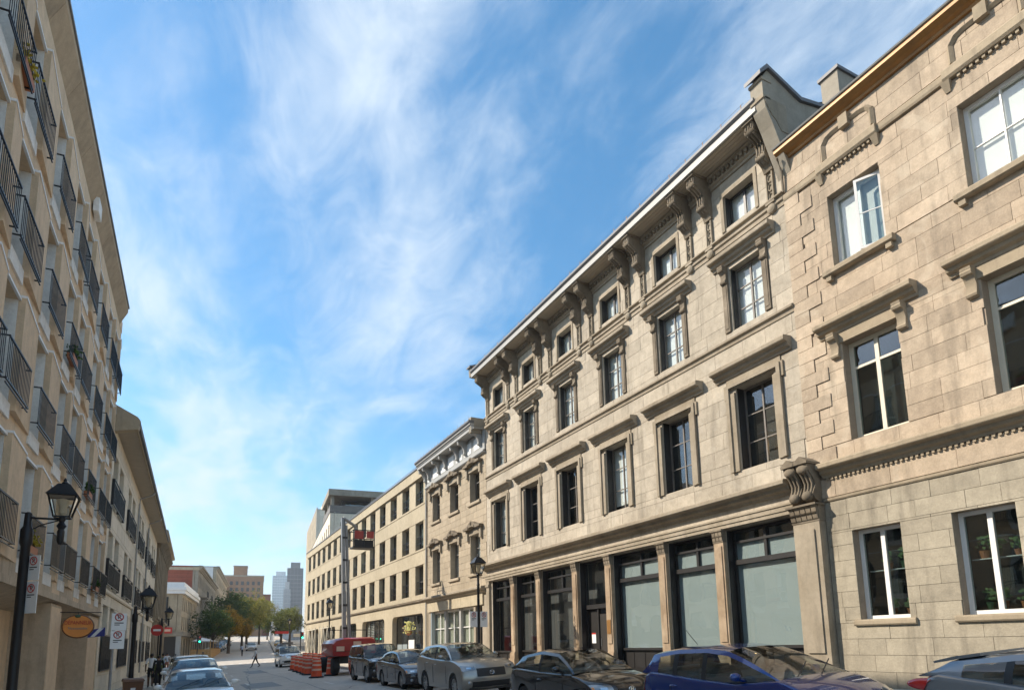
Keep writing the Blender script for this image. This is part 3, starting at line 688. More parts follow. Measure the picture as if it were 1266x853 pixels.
for i, c in enumerate(wc1):
    if c-.7 < V0+.2: continue
    w = window(b0, c-.685, c+.685, 6.30, 8.74, .22, 2, 2, 'creamframe', .105, .06, back=None, gmat='glassd', zs=(.735,), th=.09)
    # hood on consoles
    part('lintel', 'r0trim', b0, (c-.80, c+.80, 0, .07, 8.742, 9.0))
    prism_part('window_hood', 'r0trim', b0, hoodprof(.34, .34), c-1.22, c+1.22, 9.0)
    k = ('r0con',)
    if k not in _cache:
        q = MB().prism_x([(0,-.62),(.08,-.62),(.13,-.56),(.12,-.46),(.10,-.36),(.16,-.22),(.25,-.10),(.27,0),(0,0)], -.10, .10)
        q.tube([(-.105,.09,-.55),(.105,.09,-.55)], .06, 8); q.tube([(-.105,.19,-.10),(.105,.19,-.10)], .08, 8); _cache[k] = q.mesh('hood_console', M['r0trim'], smooth=True)
    for s in (-1, 1): put('hood_console', _cache[k], b0, (c+s*.83, 0, 9.0))
    # top floor
    w = window(b0, c-.675, c+.675, 10.68, 12.65, .20, 2, 2, 'whiteframe', .085, back='blind', backh=1.0, zs=(.5,), th=.09, mull=.018) if i else None
    if i == 0: open_casement(b0, c)
    outline_sill(b0, c-.90, c+.90, 10.51, 10.67, .20, 'r0trim')
    # attic panel with keystone
    pn = MB(); a, b, z0 = c-.68, c+.64, 13.62
    for p in ([(a, z0), (a, z0+.42), (a+.12, z0+.56), (a+.30, z0+.60)], [(b, z0), (b, z0+.42), (b-.12, z0+.56), (b-.30, z0+.60)], [(a+.3, z0+.60), (b-.3, z0+.60)]):
        for q in range(len(p)-1): pn.tube([(p[q][0], .05, p[q][1]), (p[q+1][0], .05, p[q+1][1])], .065, 4)
    pn.box(c-.14, c+.10, .02, .16, z0+.46, z0+.78)
    pn.build('attic_panel', M['r0trim'], b0)
    prism_part('band_block', 'r0trim', b0, [(0,0),(.13,0),(.17,.05),(.17,.22),(.13,.27),(0,.27)], c-.78, c+.82, 13.30)
    for s in (-.72, .78):
        MB().loft([[(c+s-.09,.02,13.28),(c+s+.09,.02,13.28),(c+s+.09,.16,13.28),(c+s-.09,.16,13.28)], [(c+s-.05,.02,13.06),(c+s+.05,.02,13.06),(c+s+.05,.06,13.06),(c+s-.05,.06,13.06)]]).build('corbel', M['r0trim'], b0)
    dentils(b0, 'r0trim', c-.58, c+.62, .03, .10, 13.23, 13.298, .06, .12)
prism_part('string_course', 'r0trim', b0, [(0,0),(.07,0),(.09,.05),(.09,.16),(.06,.2),(0,.2)], V0, V1, 13.34)
prism_part('string_course', 'r0trim', b0, [(0,0),(.05,0),(.07,.03),(.07,.08),(0,.10)], V0, 10.45, 4.945)
prism_part('floor_cornice', 'r0trim', b0, hoodprof(.34, .34), V0, 10.40, 5.53)
dentils(b0, 'r0trim', V0, 10.35, .01, .075, 5.47, 5.529, .06, .115)
prism_part('eaves_moulding', 'copper', b0, [(0,0),(.10,0),(.12,.06),(.22,.10),(.30,.17),(.33,.19),(.33,.30),(0,.30)], V0, V1-.02, 14.46)
prism_part('gutter_edge', 'fascia', b0, [(0,0),(.37,0),(.39,.03),(.37,.05),(0,.06)], V0, V1, 14.76)
MB().tube([(10.70,.30,14.5),(10.74,.12,14.2),(10.76,.09,13.6)], .035, 8).build('downpipe', M['r1dark'], b0)
mb = MB(); mb.prism_x([(.3,14.8),(-4,16.4),(-8,16.4),(-8,14.6)], V0, 10.1); mb.build('roof', M['roof'], b0)
part('stone_plinth', 'r0trim', b0, (V0, 10.4, .0, .10, .1, .52))
# ------------------------------------------------------------------ R2: narrow stone house with pediment hoods and white bracketed cornice
b2 = root('narrow_stone_house', 'narrow three-storey stone house with pedimented windows and white bracketed cornice', 'building', (14, 0, 0), RZ)
A0, A1 = 30.74, 39.85
c2 = [31.98, 35.03, 38.10]
ops = [(c-.66, c+.66, 5.46, 7.56) for c in c2]+[(c-.66, c+.66, 9.40, 11.14) for c in c2]
shops = [(31.2, 32.1, .5, 3.7), (32.35, 39.2, .9, 3.70)]
wall(b2, A0-.3, A1, -.2, 13.1, ops+shops, .40, 'jointp')
core(b2, A0, A1-.02, -.2, 13.2)
ashlar(b2, A0-.3, A1, 4.70, 11.85, ops, .38, .80, 'r2', cap=260, seed=21, near=30, proud=.025, gap=.012)
for c in c2:
    for zb, zt, bk in ((5.46, 7.56, 'blind'), (9.40, 11.14, None)):
        window(b2, c-.66, c+.66, zb, zt, .30, 2, 2, 'greyframe', .07, .05, back=bk, zs=(.68,), gmat='glass')
        outline_sill(b2, c-.82, c+.82, zb-.17, zb-.01, .13, 'r2', False)
        # surround and scrolled pediment hood
        t = MB(); zz = zt+.02
        t.box(c-.80, c+.80, 0, .07, zz, zz+.30)
        for s in (-1, 1):
            a, b = sorted((c+s*.80, c+s*1.02)); t.box(a, b, 0, .16, zz-.28, zz+.30)
        t.build('window_lintel', M['r1trim'], b2)
        k = ('ped',)
        if k not in _cache:
            q = MB().prism_y([(-1.12,.30),(-1.12,.42),(-.62,.46),(-.30,.62),(0,.72),(.30,.62),(.62,.46),(1.12,.42),(1.12,.30),(.45,.30),(.2,.40),(-.2,.40),(-.45,.30)], 0, .30)
            q.tube([(-.42,0,.40),(-.42,.33,.40)], .07, 8); q.tube([(.42,0,.40),(.42,.33,.40)], .07, 8); q.ball((0,.27,.60), .13, .1, .12, 8, 6)
            _cache[k] = q.mesh('pediment_hood', M['r1dark'])
        put('pediment_hood', _cache[k], b2, (c, 0, zz))
prism_part('shop_cornice', 'r1trim', b2, hoodprof(.36, .36), A0-.2, A1, 4.30)
part('shop_fascia', 'whiteframe' if False else 'r3', b2, (31.0, A1-.3, 0, .08, 3.72, 4.28))
for k in range(5): part('fascia_joint', 'jointp', b2, (32.6+1.4*k, 32.615+1.4*k, .0801, .083, 3.74, 4.26))
window(b2, 31.2, 32.1, .5, 3.7, .32, 1, 2, 'darkframe', .08, .05, zs=(.7,), name='door')
shopwin = window(b2, 32.35, 39.2, .9, 3.7, .22, 6, 2, 'whiteframe', .12, .05, back='curtain', backh=1.0, zs=(.62,))
for k in range(3):
    part('mullion_pier', 'fascia', b2, (34.55+2.35*k-.14, 34.55+2.35*k+.14, -.30, -.10, .9, 3.7)) if k < 2 else None
part('reveal_panel', 'film', b2, (39.02, 39.2, -.21, .0, .9, 3.7))
# cornice: frieze with windows panels, brackets, deep white fascia
part('cornice_frieze', 'fascia', b2, (A0-.3, A1, 0, .10, 11.88, 13.05))
for k in range(7):
    u = A0+.15+k*1.32; part('frieze_panel', 'blind', b2, (u, u+.95, .101, .118, 12.2, 12.85))
prism_part('frieze_sill', 'fascia', b2, [(.0,0),(.14,0),(.20,.06),(.20,.14),(.10,.17),(0,.17)], A0-.3, A1, 11.80)
k = ('r2br',)
q = MB().prism_x([(.10,0),(.66,0),(.66,-.12),(.58,-.22),(.42,-.28),(.32,-.42),(.28,-.62),(.20,-.80),(.10,-.90)], -.09, .09)
q.tube([(-.1,.55,-.17),(.1,.55,-.17)], .1, 8); q.tube([(-.1,.22,-.72),(.1,.22,-.72)], .08, 8)
r2b = q.mesh('cornice_bracket', M['fascia'], smooth=True)
for u in (30.9, 32.9, 34.1, 36.0, 37.2, 39.0, 39.7): put('cornice_bracket', r2b, b2, (u, 0, 13.08))
part('cornice_soffit', 'fascia', b2, (A0-.25, A1, 0, .68, 13.081, 13.12))
prism_part('fascia', 'fascia', b2, [(.60,0),(.72,0),(.72,.16),(.76,.18),(.76,.24),(.84,.27),(.84,.33),(.60,.34)], A0-.1, A1, 13.05)
prism_part('gutter', 'gutter', b2, [(.60,.0),(.86,.0),(.92,.07),(.92,.16),(.60,.16)], A0-.1, A1, 13.392)
for k in range(17):
    u = A0+.2+k*.53; MB().tube([(u,.8,13.5),(u,.8,13.85)], .012, 5).build('guard_post', M['steel'], b2)
MB().prism_x([(.62,13.5),(-3.0,14.6),(-6,14.6),(-6,13.0)], A0, A1-.1).build('roof', M['roof'], b2)
MB().tube([(39.72,.55,13.15),(39.78,.35,12.7),(39.80,.12,12.2),(39.80,.10,.6)], .05, 8).build('downpipe', M['fascia'], b2)
part('party_parapet', 'l5', b2, (30.72, 31.0, -.1, .75, 12.9, 13.75))

# ------------------------------------------------------------------ R3: long cream precast block
b3 = root('cream_office_block', 'long cream precast block with rows of narrow railed windows and rounded shop openings', 'building', (14, 0, 0), RZ)
B0, B1 = 39.87, 86.4
w3 = [41.38+3.07*i for i in range(15)]
rows = ((4.99, 6.95), (8.03, 9.90), (11.13, 12.90))
ops = [(c-.82, c+.82, a, b) for c in w3 for a, b in rows]
gops = [(40.66+9.2*i, 47.72+9.2*i, .45, 3.76) for i in range(5)]
wall(b3, B0, B1, -.2, 13.62, ops+gops, .40, 'r3')
core(b3, B0+.02, B1-.02, -.2, 13.6)
# precast panels stand proud between the joints
for j, (a, b) in enumerate(((4.66, 4.97), (6.97, 8.01), (9.92, 11.11))):
    for i in range(15):
        u = 39.9+3.07*i; u2 = min(u+3.055, B1)
        brick('spandrel_panel', 'r3', b3, u, u2, .002, .05, a, b-(.0 if j == 0 else .12))
        if j: brick('sill_band', 'r3', b3, u, u2, .002, .085, b-.115, b)
for i in range(16):
    a = w3[i-1]+.82 if i else B0; b = w3[i]-.82 if i < 15 else B1
    for (za, zb) in rows: brick('pier_panel', 'r3', b3, a+.02, b-.02, .002, .03, za-.01, zb)
for i in range(15): brick('parapet_panel', 'r3', b3, 39.9+3.07*i, min(39.9+3.07*i+3.055, B1), .002, .16, 12.93, 13.60)
prism_part('ground_string', 'r1dark', b3, [(0,0),(.10,0),(.14,.04),(.14,.10),(0,.12)], B0, B1, 4.50)
part('roof_edge', 'gutter', b3, (B0, B1, -.3, .22, 13.61, 13.70))
k = 'r3rail'
q = MB()
for zr in (.45, .9): q.box(-.80, .80, -.02, .02, zr-.015, zr+.015)
for i in range(7): q.box(-.78+.26*i-.01, -.78+.26*i+.01, -.01, .01, .05, .9)
rail3 = q.mesh('rail', M['iron'])
for i, c in enumerate(w3):
    for j, (a, b) in enumerate(rows):
        w = window(b3, c-.82, c+.82, a, b, .26, 2, 2, 'darkframe' if (i*3+j) % 4 else 'greyframe', .08, .05, back=(None, 'curtain', None, 'blind', None)[(i*2+j*3) % 5], backh=.8, zs=(.46,), gmat='glassd')
        put('rail', rail3, w, (.82, .18, 0))
for i, (a, b, c, d) in enumerate(gops):
    w = window(b3, a, b, c, d, .34, 5, 1, 'darkframe', .10, .05, back=None, gmat='glass', name='shop_window')
    for s, u in ((1, a), (-1, b)):
        MB().prism_y([(u, d), (u+s*.42, d), (u+s*.20, d-.06), (u+s*.06, d-.20), (u, d-.42)], -.35, .0).build('rounded_haunch', M['r3'], b3)
    if i == 0:
        part('poster', 'blind', w, (2.9, 4.3, -.02, -.015, .9, 1.6)); part('low_film', 'film', w, (4.5, 6.9, -.021, -.016, .1, 1.3))
    if i == 1: tag(part('venetian_blind', 'blind', w, *[(.2, 2.0, -.12, -.1, .2+.14*q, .27+.14*q) for q in range(21)], *[(4.6, 6.8, -.12, -.1, .2+.14*q, .27+.14*q) for q in range(21)]))
part('shop_plinth', 'r3', b3, *[(a-.02, b+.02, -.3, .04, .1, c) for a, b, c, d in gops])
# hanging flower basket in the first opening
hb = MB().lathe([(.05,0),(.22,.1),(.26,.3)], (43.4, .1, 2.35), 10).build('hanging_basket', M['terra'], b3)
lf = MB(); rnd = random.Random(5)
for q in range(160):
    a = rnd.uniform(0, 6.28); r = abs(rnd.gauss(0, .3)); z = 2.75+rnd.uniform(-.35, .5); x, y = 43.4+r*math.cos(a), .1+r*math.sin(a)*.6
    lf.quad((x-.05,y,z),(x+.05,y+.03,z+.02),(x+.04,y,z+.1),(x-.06,y-.03,z+.08))
lf.build('basket_flowers', simple('yellow_green_leaves', (.32,.30,.03), .6, var=.4), hb)
# roof guard rail, cables and penthouse
q = MB().tube([(B0+.5,-.1,14.05),(B1-10,-.1,14.05)], .02, 5)
for i in range(14): q.tube([(B0+.6+2.6*i,-.1,13.6),(B0+.6+2.6*i,-.1,14.05)], .015, 5)
q.build('roof_rail', M['steel'], b3)
part('roof_plant_room', 'l5', b3, (57, 64, -8.0, -4.5, 13.6, 17.5))
# ------------------------------------------------------------------ R4 and beyond: right side of the bent street
FZ = R(90)-FD
def far_building(name, label, p, rz, length, h, depth, mat, floors, z0=0, rows=None, wm=3.0, ww=1.2, wh=1.6, roofmat='roof', cornice=None, gfloor=3.6, left=False, frontwin=0, cat='building', group=None, fm='darkframe', wmat='room2'):
    """street block: local x along the street, y to the street; near end wall faces the camera"""
    b = root(name, label, cat, (p[0], p[1], z0), rz, group)
    s = -1 if left else 1
    a0, a1 = (0, length) if s > 0 else (-length, 0)
    n = max(1, int(length/wm)); ops = []
    fh = (h-gfloor-.9)/max(1, floors-1)
    for j in range(floors-1):
        zb = gfloor+.6+fh*j
        for i in range(n):
            c = a0+(i+.5)*length/n; ops.append((c-ww/2, c+ww/2, zb, zb+min(wh, fh*.72)))
    gn = max(1, int(length/(wm*1.4)))
    for i in range(gn): c = a0+(i+.5)*length/gn; ops.append((c-wm*.5, c+wm*.5, .5, gfloor-.5))
    wall(b, a0, a1, 0, h, ops, .3, mat)
    MB().box(a0, a1, -depth, -.6, 0, h-.05).build('rear_block', M[mat], b)
    MB().box(a0-.02, a1+.02, -depth, .02, h-.045, h+.06).build('roof', M[roofmat], b)
    for (a, c, d, e) in ops:
        o = brick('window', wmat, b, a, c, -.34, -.29, d, e)
        f = MB().box(a, a+.08, -.285, -.24, d, e).box(c-.08, c, -.285, -.24, d, e).box((a+c)/2-.04, (a+c)/2+.04, -.285, -.25, d, e).box(a+.08, c-.08, -.285, -.25, (d+e)/2-.04, (d+e)/2+.04)
        f.build('window_frame', M[fm], b)
    if cornice: prism_part('cornice', cornice, b, hoodprof(.7, .8), a0-.1, a1+.1, h-.7)
    prism_part('shop_cornice', mat, b, hoodprof(.3, .35), a0, a1, gfloor)
    return b
b4 = far_building('modern_tall_block', 'tall pale block with dark canopied roof terrace beyond the cream block', (18.0, 93.0), FZ, 44, 20.5, 14, 'l2', 6, z0=.2, wm=3.2, ww=1.5, wh=2.0)
# roof terrace: canopy slab on posts, glazed box behind
t4 = MB().box(-.5, 11, -13, .3, 23.0, 23.9).build('canopy_slab', M['l5'], b4)
for i in range(3):
    for y in (-.3, -6, -12): part('canopy_post', 'l5', b4, (.1+5*i, .55+5*i, y-.25, y+.2, 20.5, 23.0))
part('terrace_room', 'darkframe', b4, (2.5, 11, -12, -1.8, 20.5, 23.0))
part('terrace_room', 'glassd', b4, (2.46, 2.49, -11, -2.4, 20.7, 22.8))
part('terrace_rail', 'greyframe', b4, (-.1, 11, .0, .05, 20.6, 21.6), (-.1, -.05, -12, .0, 20.6, 21.6))
for z in (14.2, 17.2):
    for v in (-2.2, -4.8, -7.4, -10.0):
        o = part('window', 'room2', b4, (-.02, -.002, v-.7, v+.7, z, z+2.0)); part('window_frame', 'darkframe', b4, (-.06, -.021, v-.74, v-.64, z, z+2.0)); part('window_frame', 'darkframe', b4, (-.06, -.021, v+.64, v+.74, z, z+2.0)); part('window_sill', 'l1white', b4, (-.16, -.003, v-.85, v+.85, z-.18, z-.002))
# white debris chute and scaffold on the facade of the tall block
sc = MB()
for i in range(8): sc.tube([(4+3*i, .9, 0), (4+3*i, .9, 18)], .06, 5)
for z in range(2, 19, 3): sc.tube([(4, .9, z), (25, .9, z)], .05, 5)
for i in range(7): sc.tube([(4+3*i, .95, 3*(i % 3)), (7+3*i, .95, 3*(i % 3)+9)], .05, 5)
so = root('scaffolding', 'white tubular scaffold against the tall pale block beyond the cream block', 'scaffold', b4.location, FZ)
sc.build('tubes', M['white'], so)
b5 = far_building('pale_deco_block', 'pale stone block with tall vertical window bays behind the right-hand trees', (27.5, 143.0), FZ, 60, 26, 16, 'l1white', 8, z0=1.6, wm=2.6, ww=1.0, wh=2.0)
b6 = far_building('stepped_stone_block', 'grey-beige stepped block with stone piers in front of the dark tower', (36.0, 206.0), FZ, 50, 41, 18, 'l2', 11, z0=3.6, wm=3.0, ww=1.2, wh=2.2)
part('setback', 'l2', b6, (4, 46, -16, -3, 41, 47))
for i in range(17): part('stone_pier', 'l2', b6, (i*3.0-.15, i*3.0+.55, .0, .35, 4.2, 41.6))
# ------------------------------------------------------------------ L1: tan concrete apartment block
a1 = root('concrete_apartment_block', 'tan concrete apartment block with black juliet rails and a recessed shop arcade', 'building', LORG, LZ)
T0, T1 = 4.0, 30.35
pairs = [(4.75, 6.65), (12.0, 13.95), (19.25, 21.15), (26.5, 28.4)]; singles = [9.3, 16.6, 23.8]
starts = sorted([p for q in pairs for p in q]+singles); WW = 1.0
heads = [5.80, 8.58, 11.36, 14.22]; WH = 2.15
ops = [(-(s+WW), -s, h-WH, h) for s in starts for h in heads]
wall(a1, -T1, -T0, 3.05, 15.05, ops, .46, 'l1')
MB().box(-T1, -T0, -11, -.9, -.5, 15.3).build('rear_block', M['l1'], a1)
part('side_return', 'l1', a1, (-T1, -T1+.02, -.9, 0, -.5, 15.0))
railc = {}
def railmesh(L, p=.13, h=.80):
    k = round(L, 2)
    if k in railc: return railc[k]
    q = MB(); z0, z1 = .12, .12+h
    for z in (z0, z1): q.box(0, L, p-.016, p+.016, z-.016, z+.016)
    q.box(0, L, p-.012, p+.012, z0-.09, z0-.07)
    n = int(L/.105)
    for i in range(n+1): x = L*i/n; q.box(x-.006, x+.006, p-.006, p+.006, z0, z1)
    for x in (.01, L-.01):
        for z in (z0, z1): q.box(x-.012, x+.012, 0.001, p, z-.012, z+.012)
    railc[k] = q.mesh('juliet_rail', M['iron']); return railc[k]
for r, h in enumerate(heads):
    z0 = h-WH
    for i, s in enumerate(starts):
        w = window(a1, -(s+WW), -s, z0, h, .42, 1, 2, 'whiteframe', .06, .05, back='blind' if (i*5+r*3) % 4 == 0 else None, backh=.7, gmat='glassd', zs=(.30,))
        brick('jamb_lining', 'l1white', w, WW-.025+.0, WW-.001, .002, .42, 0, WH); brick('jamb_lining', 'l1white', w, .001, .024, .002, .42, 0, WH)
        brick('sill_block', 'l1white', w, -.0, WW-.0, .0, .46, -.30, -.002)
        brick('head_flashing', 'white', a1, -(s+WW), -s-.0, .002, .05, h+.002, h+.05)
    ends = [s+WW for s in starts]
    for i in range(len(starts)):      # projecting panels between the windows
        a = ends[i]; b = starts[i+1] if i+1 < len(starts) else T1
        k = ('wedge', round(b-a, 3))
        if k not in _cache:
            L = b-a; hh = WH+.18
            _cache[k] = (MB().prism_z([(0,.004),(L,.004),(L,.125),(0,.03)], 0, hh).mesh('wall_panel', M['l1']), MB().prism_z([(.0,.004),(L+.015,.004),(L+.015,.145),(0,.05)], 0, .05).mesh('panel_flashing', M['white']))
        o = put('wall_panel', _cache[k][0], a1, (-b, 0, z0-.12)); put('panel_flashing', _cache[k][1], o, (0, 0, WH+.181))
    for s in starts: put('juliet_rail', railmesh(WW+.72), a1, (-(s+WW+.60), .06, z0+.02))
# eaves: flared concrete soffit panels and metal edge
for k in range(12):
    a = T0+k*2.2; b = min(a+2.19, 29.6)
    if a > 29: break
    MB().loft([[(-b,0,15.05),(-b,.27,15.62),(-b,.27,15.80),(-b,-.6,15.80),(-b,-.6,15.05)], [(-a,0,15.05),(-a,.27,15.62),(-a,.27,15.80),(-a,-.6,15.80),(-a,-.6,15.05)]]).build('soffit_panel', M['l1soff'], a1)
part('roof_edge', 'steel', a1, (-29.65, -T0, -.6, .31, 15.81, 15.88))
part('wall_cap', 'l1', a1, (-T1, -29.62, -.9, .02, 15.0, 15.45))
for t in (13.6, 21.4): part('roof_vent', 'l1white', a1, (-t-.6, -t, .05, .20, 14.85, 15.3))
rnd = random.Random(77)
for (t_, r_, c_) in ((16.9, 0, 'fl_y'), (19.6, 2, 'leaf'), (24.0, 1, 'leaf'), (13.0, 3, 'fl_y'), (27.2, 0, 'leaf')):
    z_ = heads[r_]-WH+.16; bxo = part('window_box', 'terra', a1, (-t_-.7, -t_, .05, .2, z_, z_+.16)); lf = MB()
    for q in range(150):
        v = Vector((-t_-rnd.uniform(0, .7), .14+rnd.gauss(0, .06), z_+.2+abs(rnd.gauss(0, .12)))); d1 = Vector((rnd.gauss(0,1), rnd.gauss(0,1), rnd.gauss(0,1))).normalized()*.045; d2 = d1.orthogonal().normalized()*.03; lf.quad(v-d1, v+d2, v+d1, v-d2)
    lf.build('window_box_plant', M[c_], bxo)
# base band of board-marked panels, sloped arcade soffit, deep fins
for k in range(24):
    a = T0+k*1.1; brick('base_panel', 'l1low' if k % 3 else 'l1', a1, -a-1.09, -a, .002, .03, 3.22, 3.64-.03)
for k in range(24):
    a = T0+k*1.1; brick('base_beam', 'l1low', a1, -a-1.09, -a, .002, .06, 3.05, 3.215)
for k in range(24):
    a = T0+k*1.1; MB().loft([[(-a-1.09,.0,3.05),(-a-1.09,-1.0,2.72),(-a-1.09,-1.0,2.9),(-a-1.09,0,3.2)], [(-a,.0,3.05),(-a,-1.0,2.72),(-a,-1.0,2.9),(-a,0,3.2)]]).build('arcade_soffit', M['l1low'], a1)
part('arcade_beam', 'l1low', a1, (-T1, -T0, -1.3, -1.0, 2.55, 3.0))
for t, d in ((7.0, 1.3), (14.0, 1.3), (21.0, 1.5), (27.9, 2.4)):
    part('arcade_fin', 'l1low', a1, (-t-d, -t, -2.0, -.04, -.5, 2.98))
    part('fin_edge', 'l1', a1, (-t-d+.01, -t-.01, -.04, -.02, -.5, 2.9))
part('arcade_shopfront', 'darkframe', a1, (-T1, -T0, -2.1, -2.0, -.5, 2.9))
for t in (8.6, 10.8, 15.6, 17.8, 22.8, 25.2): part('arcade_glass', 'glassd', a1, (-t-1.9, -t, -1.99, -1.98, .1, 2.3))
part('arcade_floor', 'walk', a1, (-T1, -T0, -2.0, .3, -.4, -.19))
# ------------------------------------------------------------------ L2: pale stone block with deep eaves
a2 = root('pale_stone_block', 'pale stone three-storey block with deep eaves, paired windows and black window grilles', 'building', LORG, LZ)
S0, S1 = 30.37, 64.0
pst = [31.05, 37.75, 44.6, 51.2, 57.7]
opn = []
for p in pst:
    for q in (0, 2.4):
        for (za, zb) in ((.98, 3.57), (4.28, 6.66), (7.62, 9.96)): opn.append((-(p+q+1.7), -(p+q), za, zb))
wall(a2, -S1, -S0, -.5, 11.2, opn, .34, 'l2')
MB().box(-S1, -S0-.02, -11, -.9, -.5, 11.15).build('rear_block', M['l2'], a2)
ashlar(a2, -S1, -S0, -.4, 4.02, opn, .52, 1.5, 'l2', cap=150, seed=31, near=-30, gap=.02, proud=.03)
ashlar(a2, -S1, -S0, 4.2, 10.9, opn, .66, 1.9, 'l2', cap=150, seed=32, near=-30, gap=.016, proud=.025)
prism_part('string_course', 'l2', a2, [(0,0),(.08,0),(.12,.05),(.12,.14),(0,.17)], -S1, -S0, 4.03)
gr = MB()
for z in (0, 1.42): gr.box(0, 4.5, .06, .10, z, z+.05)
for i in range(46): gr.box(.02+i*.098, .045+i*.098, .065, .09, .05, 1.44)
gr.box(0, 4.5, .062, .068, .05, 1.42)
gm = gr.mesh('window_grille', M['iron'])
rl = MB()
for z in (.08, .95, 1.12): rl.box(0, 4.5, .10, .14, z, z+.035)
for i in range(42): rl.box(.02+i*.108, .04+i*.108, .11, .13, .1, .97)
for x in (0, 2.2, 4.46): rl.box(x, x+.04, 0.03, .14, .05, 1.15)
rm = rl.mesh('window_rail', M['iron'])
for i, p in enumerate(pst):
    for q in (0, 2.4):
        for j, (za, zb) in enumerate(((.98, 3.57), (4.28, 6.66), (7.62, 9.96))):
            window(a2, -(p+q+1.7), -(p+q), za, zb, .28, 2, 2, 'darkframe', .08, .05, back=None if (i+j) % 3 else 'blind', backh=.6, gmat='glassd', zs=(.62,))
    put('window_grille', gm, a2, (-(p+4.3), .0, .88)); put('window_rail', rm, a2, (-(p+4.3), .0, 4.30)); put('window_rail', rm, a2, (-(p+4.3), .0, 7.64))
for k in range(11):
    a = S0+.1+k*3.06; b = a+3.05
    MB().box(-b, -a, -.3, .74, 11.0, 11.06).build('soffit_board', M['soffit'], a2)
prism_part('eaves_fascia', 'l4', a2, [(.74,0),(.82,0),(.82,.2),(.74,.25)], -S1, -S0, 10.98)
prism_part('gutter', 'gutter', a2, [(.82,.08),(.92,.08),(.95,.2),(.82,.22)], -S1, -S0, 10.98)
MB().prism_x([(.86,11.2),(-5,14.4),(-10.5,11.2)], -S1, -S0-.4).build('roof', M['roof'], a2)
MB().prism_x([(.88,10.88),(.94,11.25),(.84,11.4),(-3.5,13.7),(-10,11.0),(-10,10.7),(0,10.7)], -S0-.38, -S0+.02).build('gable_parapet', M['l4'], a2)
for t in (43.4, 52.0): MB().tube([(-t,.86,11.0),(-t,.76,10.85),(-t,.12,10.55),(-t,.10,10.2),(-t,.10,.2)], .05, 8).build('downpipe', M['fascia'], a2)
# ------------------------------------------------------------------ L3: brown stone warehouse
a3 = root('brown_stone_warehouse', 'weathered brown stone warehouse with bracketed eaves beyond the pale stone block', 'building', LORG, LZ)
Q0, Q1 = 64.02, 84.0
op3 = [(-(Q0+1+i*2.4+1.3), -(Q0+1+i*2.4), a, b) for i in range(8) for a, b in ((.6, 3.6), (5.1, 7.2), (8.2, 10.2))]
wall(a3, -Q1, -Q0, -.5, 12.0, op3, .4, 'l3')
MB().box(-Q1, -Q0-.02, -12, -.9, -.5, 11.95).build('rear_block', M['l3'], a3)
for (a, b, c, d) in op3:
    o = brick('window', 'room2', a3, a, b, -.44, -.40, c, d); MB().box(a, a+.08, -.395, -.34, c, d).box(b-.08, b, -.395, -.34, c, d).box((a+b)/2-.04, (a+b)/2+.04, -.395, -.35, c, d).build('window_frame', M['greyframe'], o.parent)
for i in range(9): part('pilaster', 'l3', a3, (-(Q0+.1+i*2.4+.75), -(Q0+.1+i*2.4+.05), 0, .22, -.3, 11.2))
prism_part('shop_cornice', 'l3', a3, hoodprof(.45, .5), -Q1, -Q0, 4.1)
prism_part('eaves_cornice', 'l4', a3, hoodprof(.85, .7), -Q1-.2, -Q0, 11.5)
for i in range(22): MB().prism_x([(.22,-.9),(.3,-.9),(.4,-.4),(.7,-.1),(.7,0),(0,0),(0,-.9)], -.1, .1).build('eaves_bracket', M['l3'], a3, loc=(-(Q0+.3+i*.9), 0, 11.5))
part('roof_parapet', 'l4', a3, (-Q1-.1, -Q0-10, -1.2, .3, 12.2, 13.6))
# ------------------------------------------------------------------ left side beyond the crossing
FLZ = -R(90)-FD
def endwindows(b, items):
    for (v, z, w, h) in items:
        o = part('window', 'room2', b, (.002, .05, v-w/2, v+w/2, z, z+h))
        mb = MB()
        for s in (-1, 1): mb.box(.05, .12, v+s*w/2-.06, v+s*w/2+.06, z, z+h)
        mb.box(.05, .11, v-.05, v+.05, z, z+h).box(.05, .11, v-w/2+.06, v+w/2-.06, z+h*.55-.04, z+h*.55+.04).box(.05, .2, v-w/2-.1, v+w/2+.1, z-.16, z-.001)
        mb.build('window_frame', M['darkframe'], b)
a4 = far_building('buff_corner_house', 'buff stone corner house with white cornice and dark ground-floor shop', (-.3, 100), FLZ, 21, 9.6, 9, 'l4', 3, z0=.25, left=True, wm=2.3, ww=1.0, wh=1.9, cornice=None, wmat='room', gfloor=3.5)
endwindows(a4, [(-2.3, 7.0, 1.1, 1.6), (-2.4, 4.2, 1.3, 2.2), (-5.2, 7.0, 1.1, 1.6), (-5.3, 4.2, 1.3, 2.2)])
part('white_cornice', 'white', a4, (-21, .35, -9.2, .35, 9.05, 9.5), (-21, .5, -9.2, .5, 9.5, 9.95), (-21, .2, -9.2, .2, 9.95, 10.6))
part('dark_shopfront', 'blackwood', a4, (.003, .08, -9, -.3, .1, 3.2)); part('shop_beam', 'l5', a4, (-21, .35, -9.2, .4, 3.3, 3.9))
part('corner_post', 'fascia', a4, (-.6, .12, -.5, .1, .1, 3.3))
rs = root('shop_sign_board', 'dark red shop sign board above the corner shop front', 'sign', (-2.4, 99.6, 3.9))
MB().box(-1.1, 1.1, -.05, .05, 0, .8).build('board', M['signred'], rs); MB().box(-.9, .9, -.058, -.051, .25, .55).build('lettering', M['reflw'], rs)
dd = Vector((math.sin(FD), math.cos(FD)))
def onfar(s): return (-.3+dd.x*s, 100+dd.y*s)
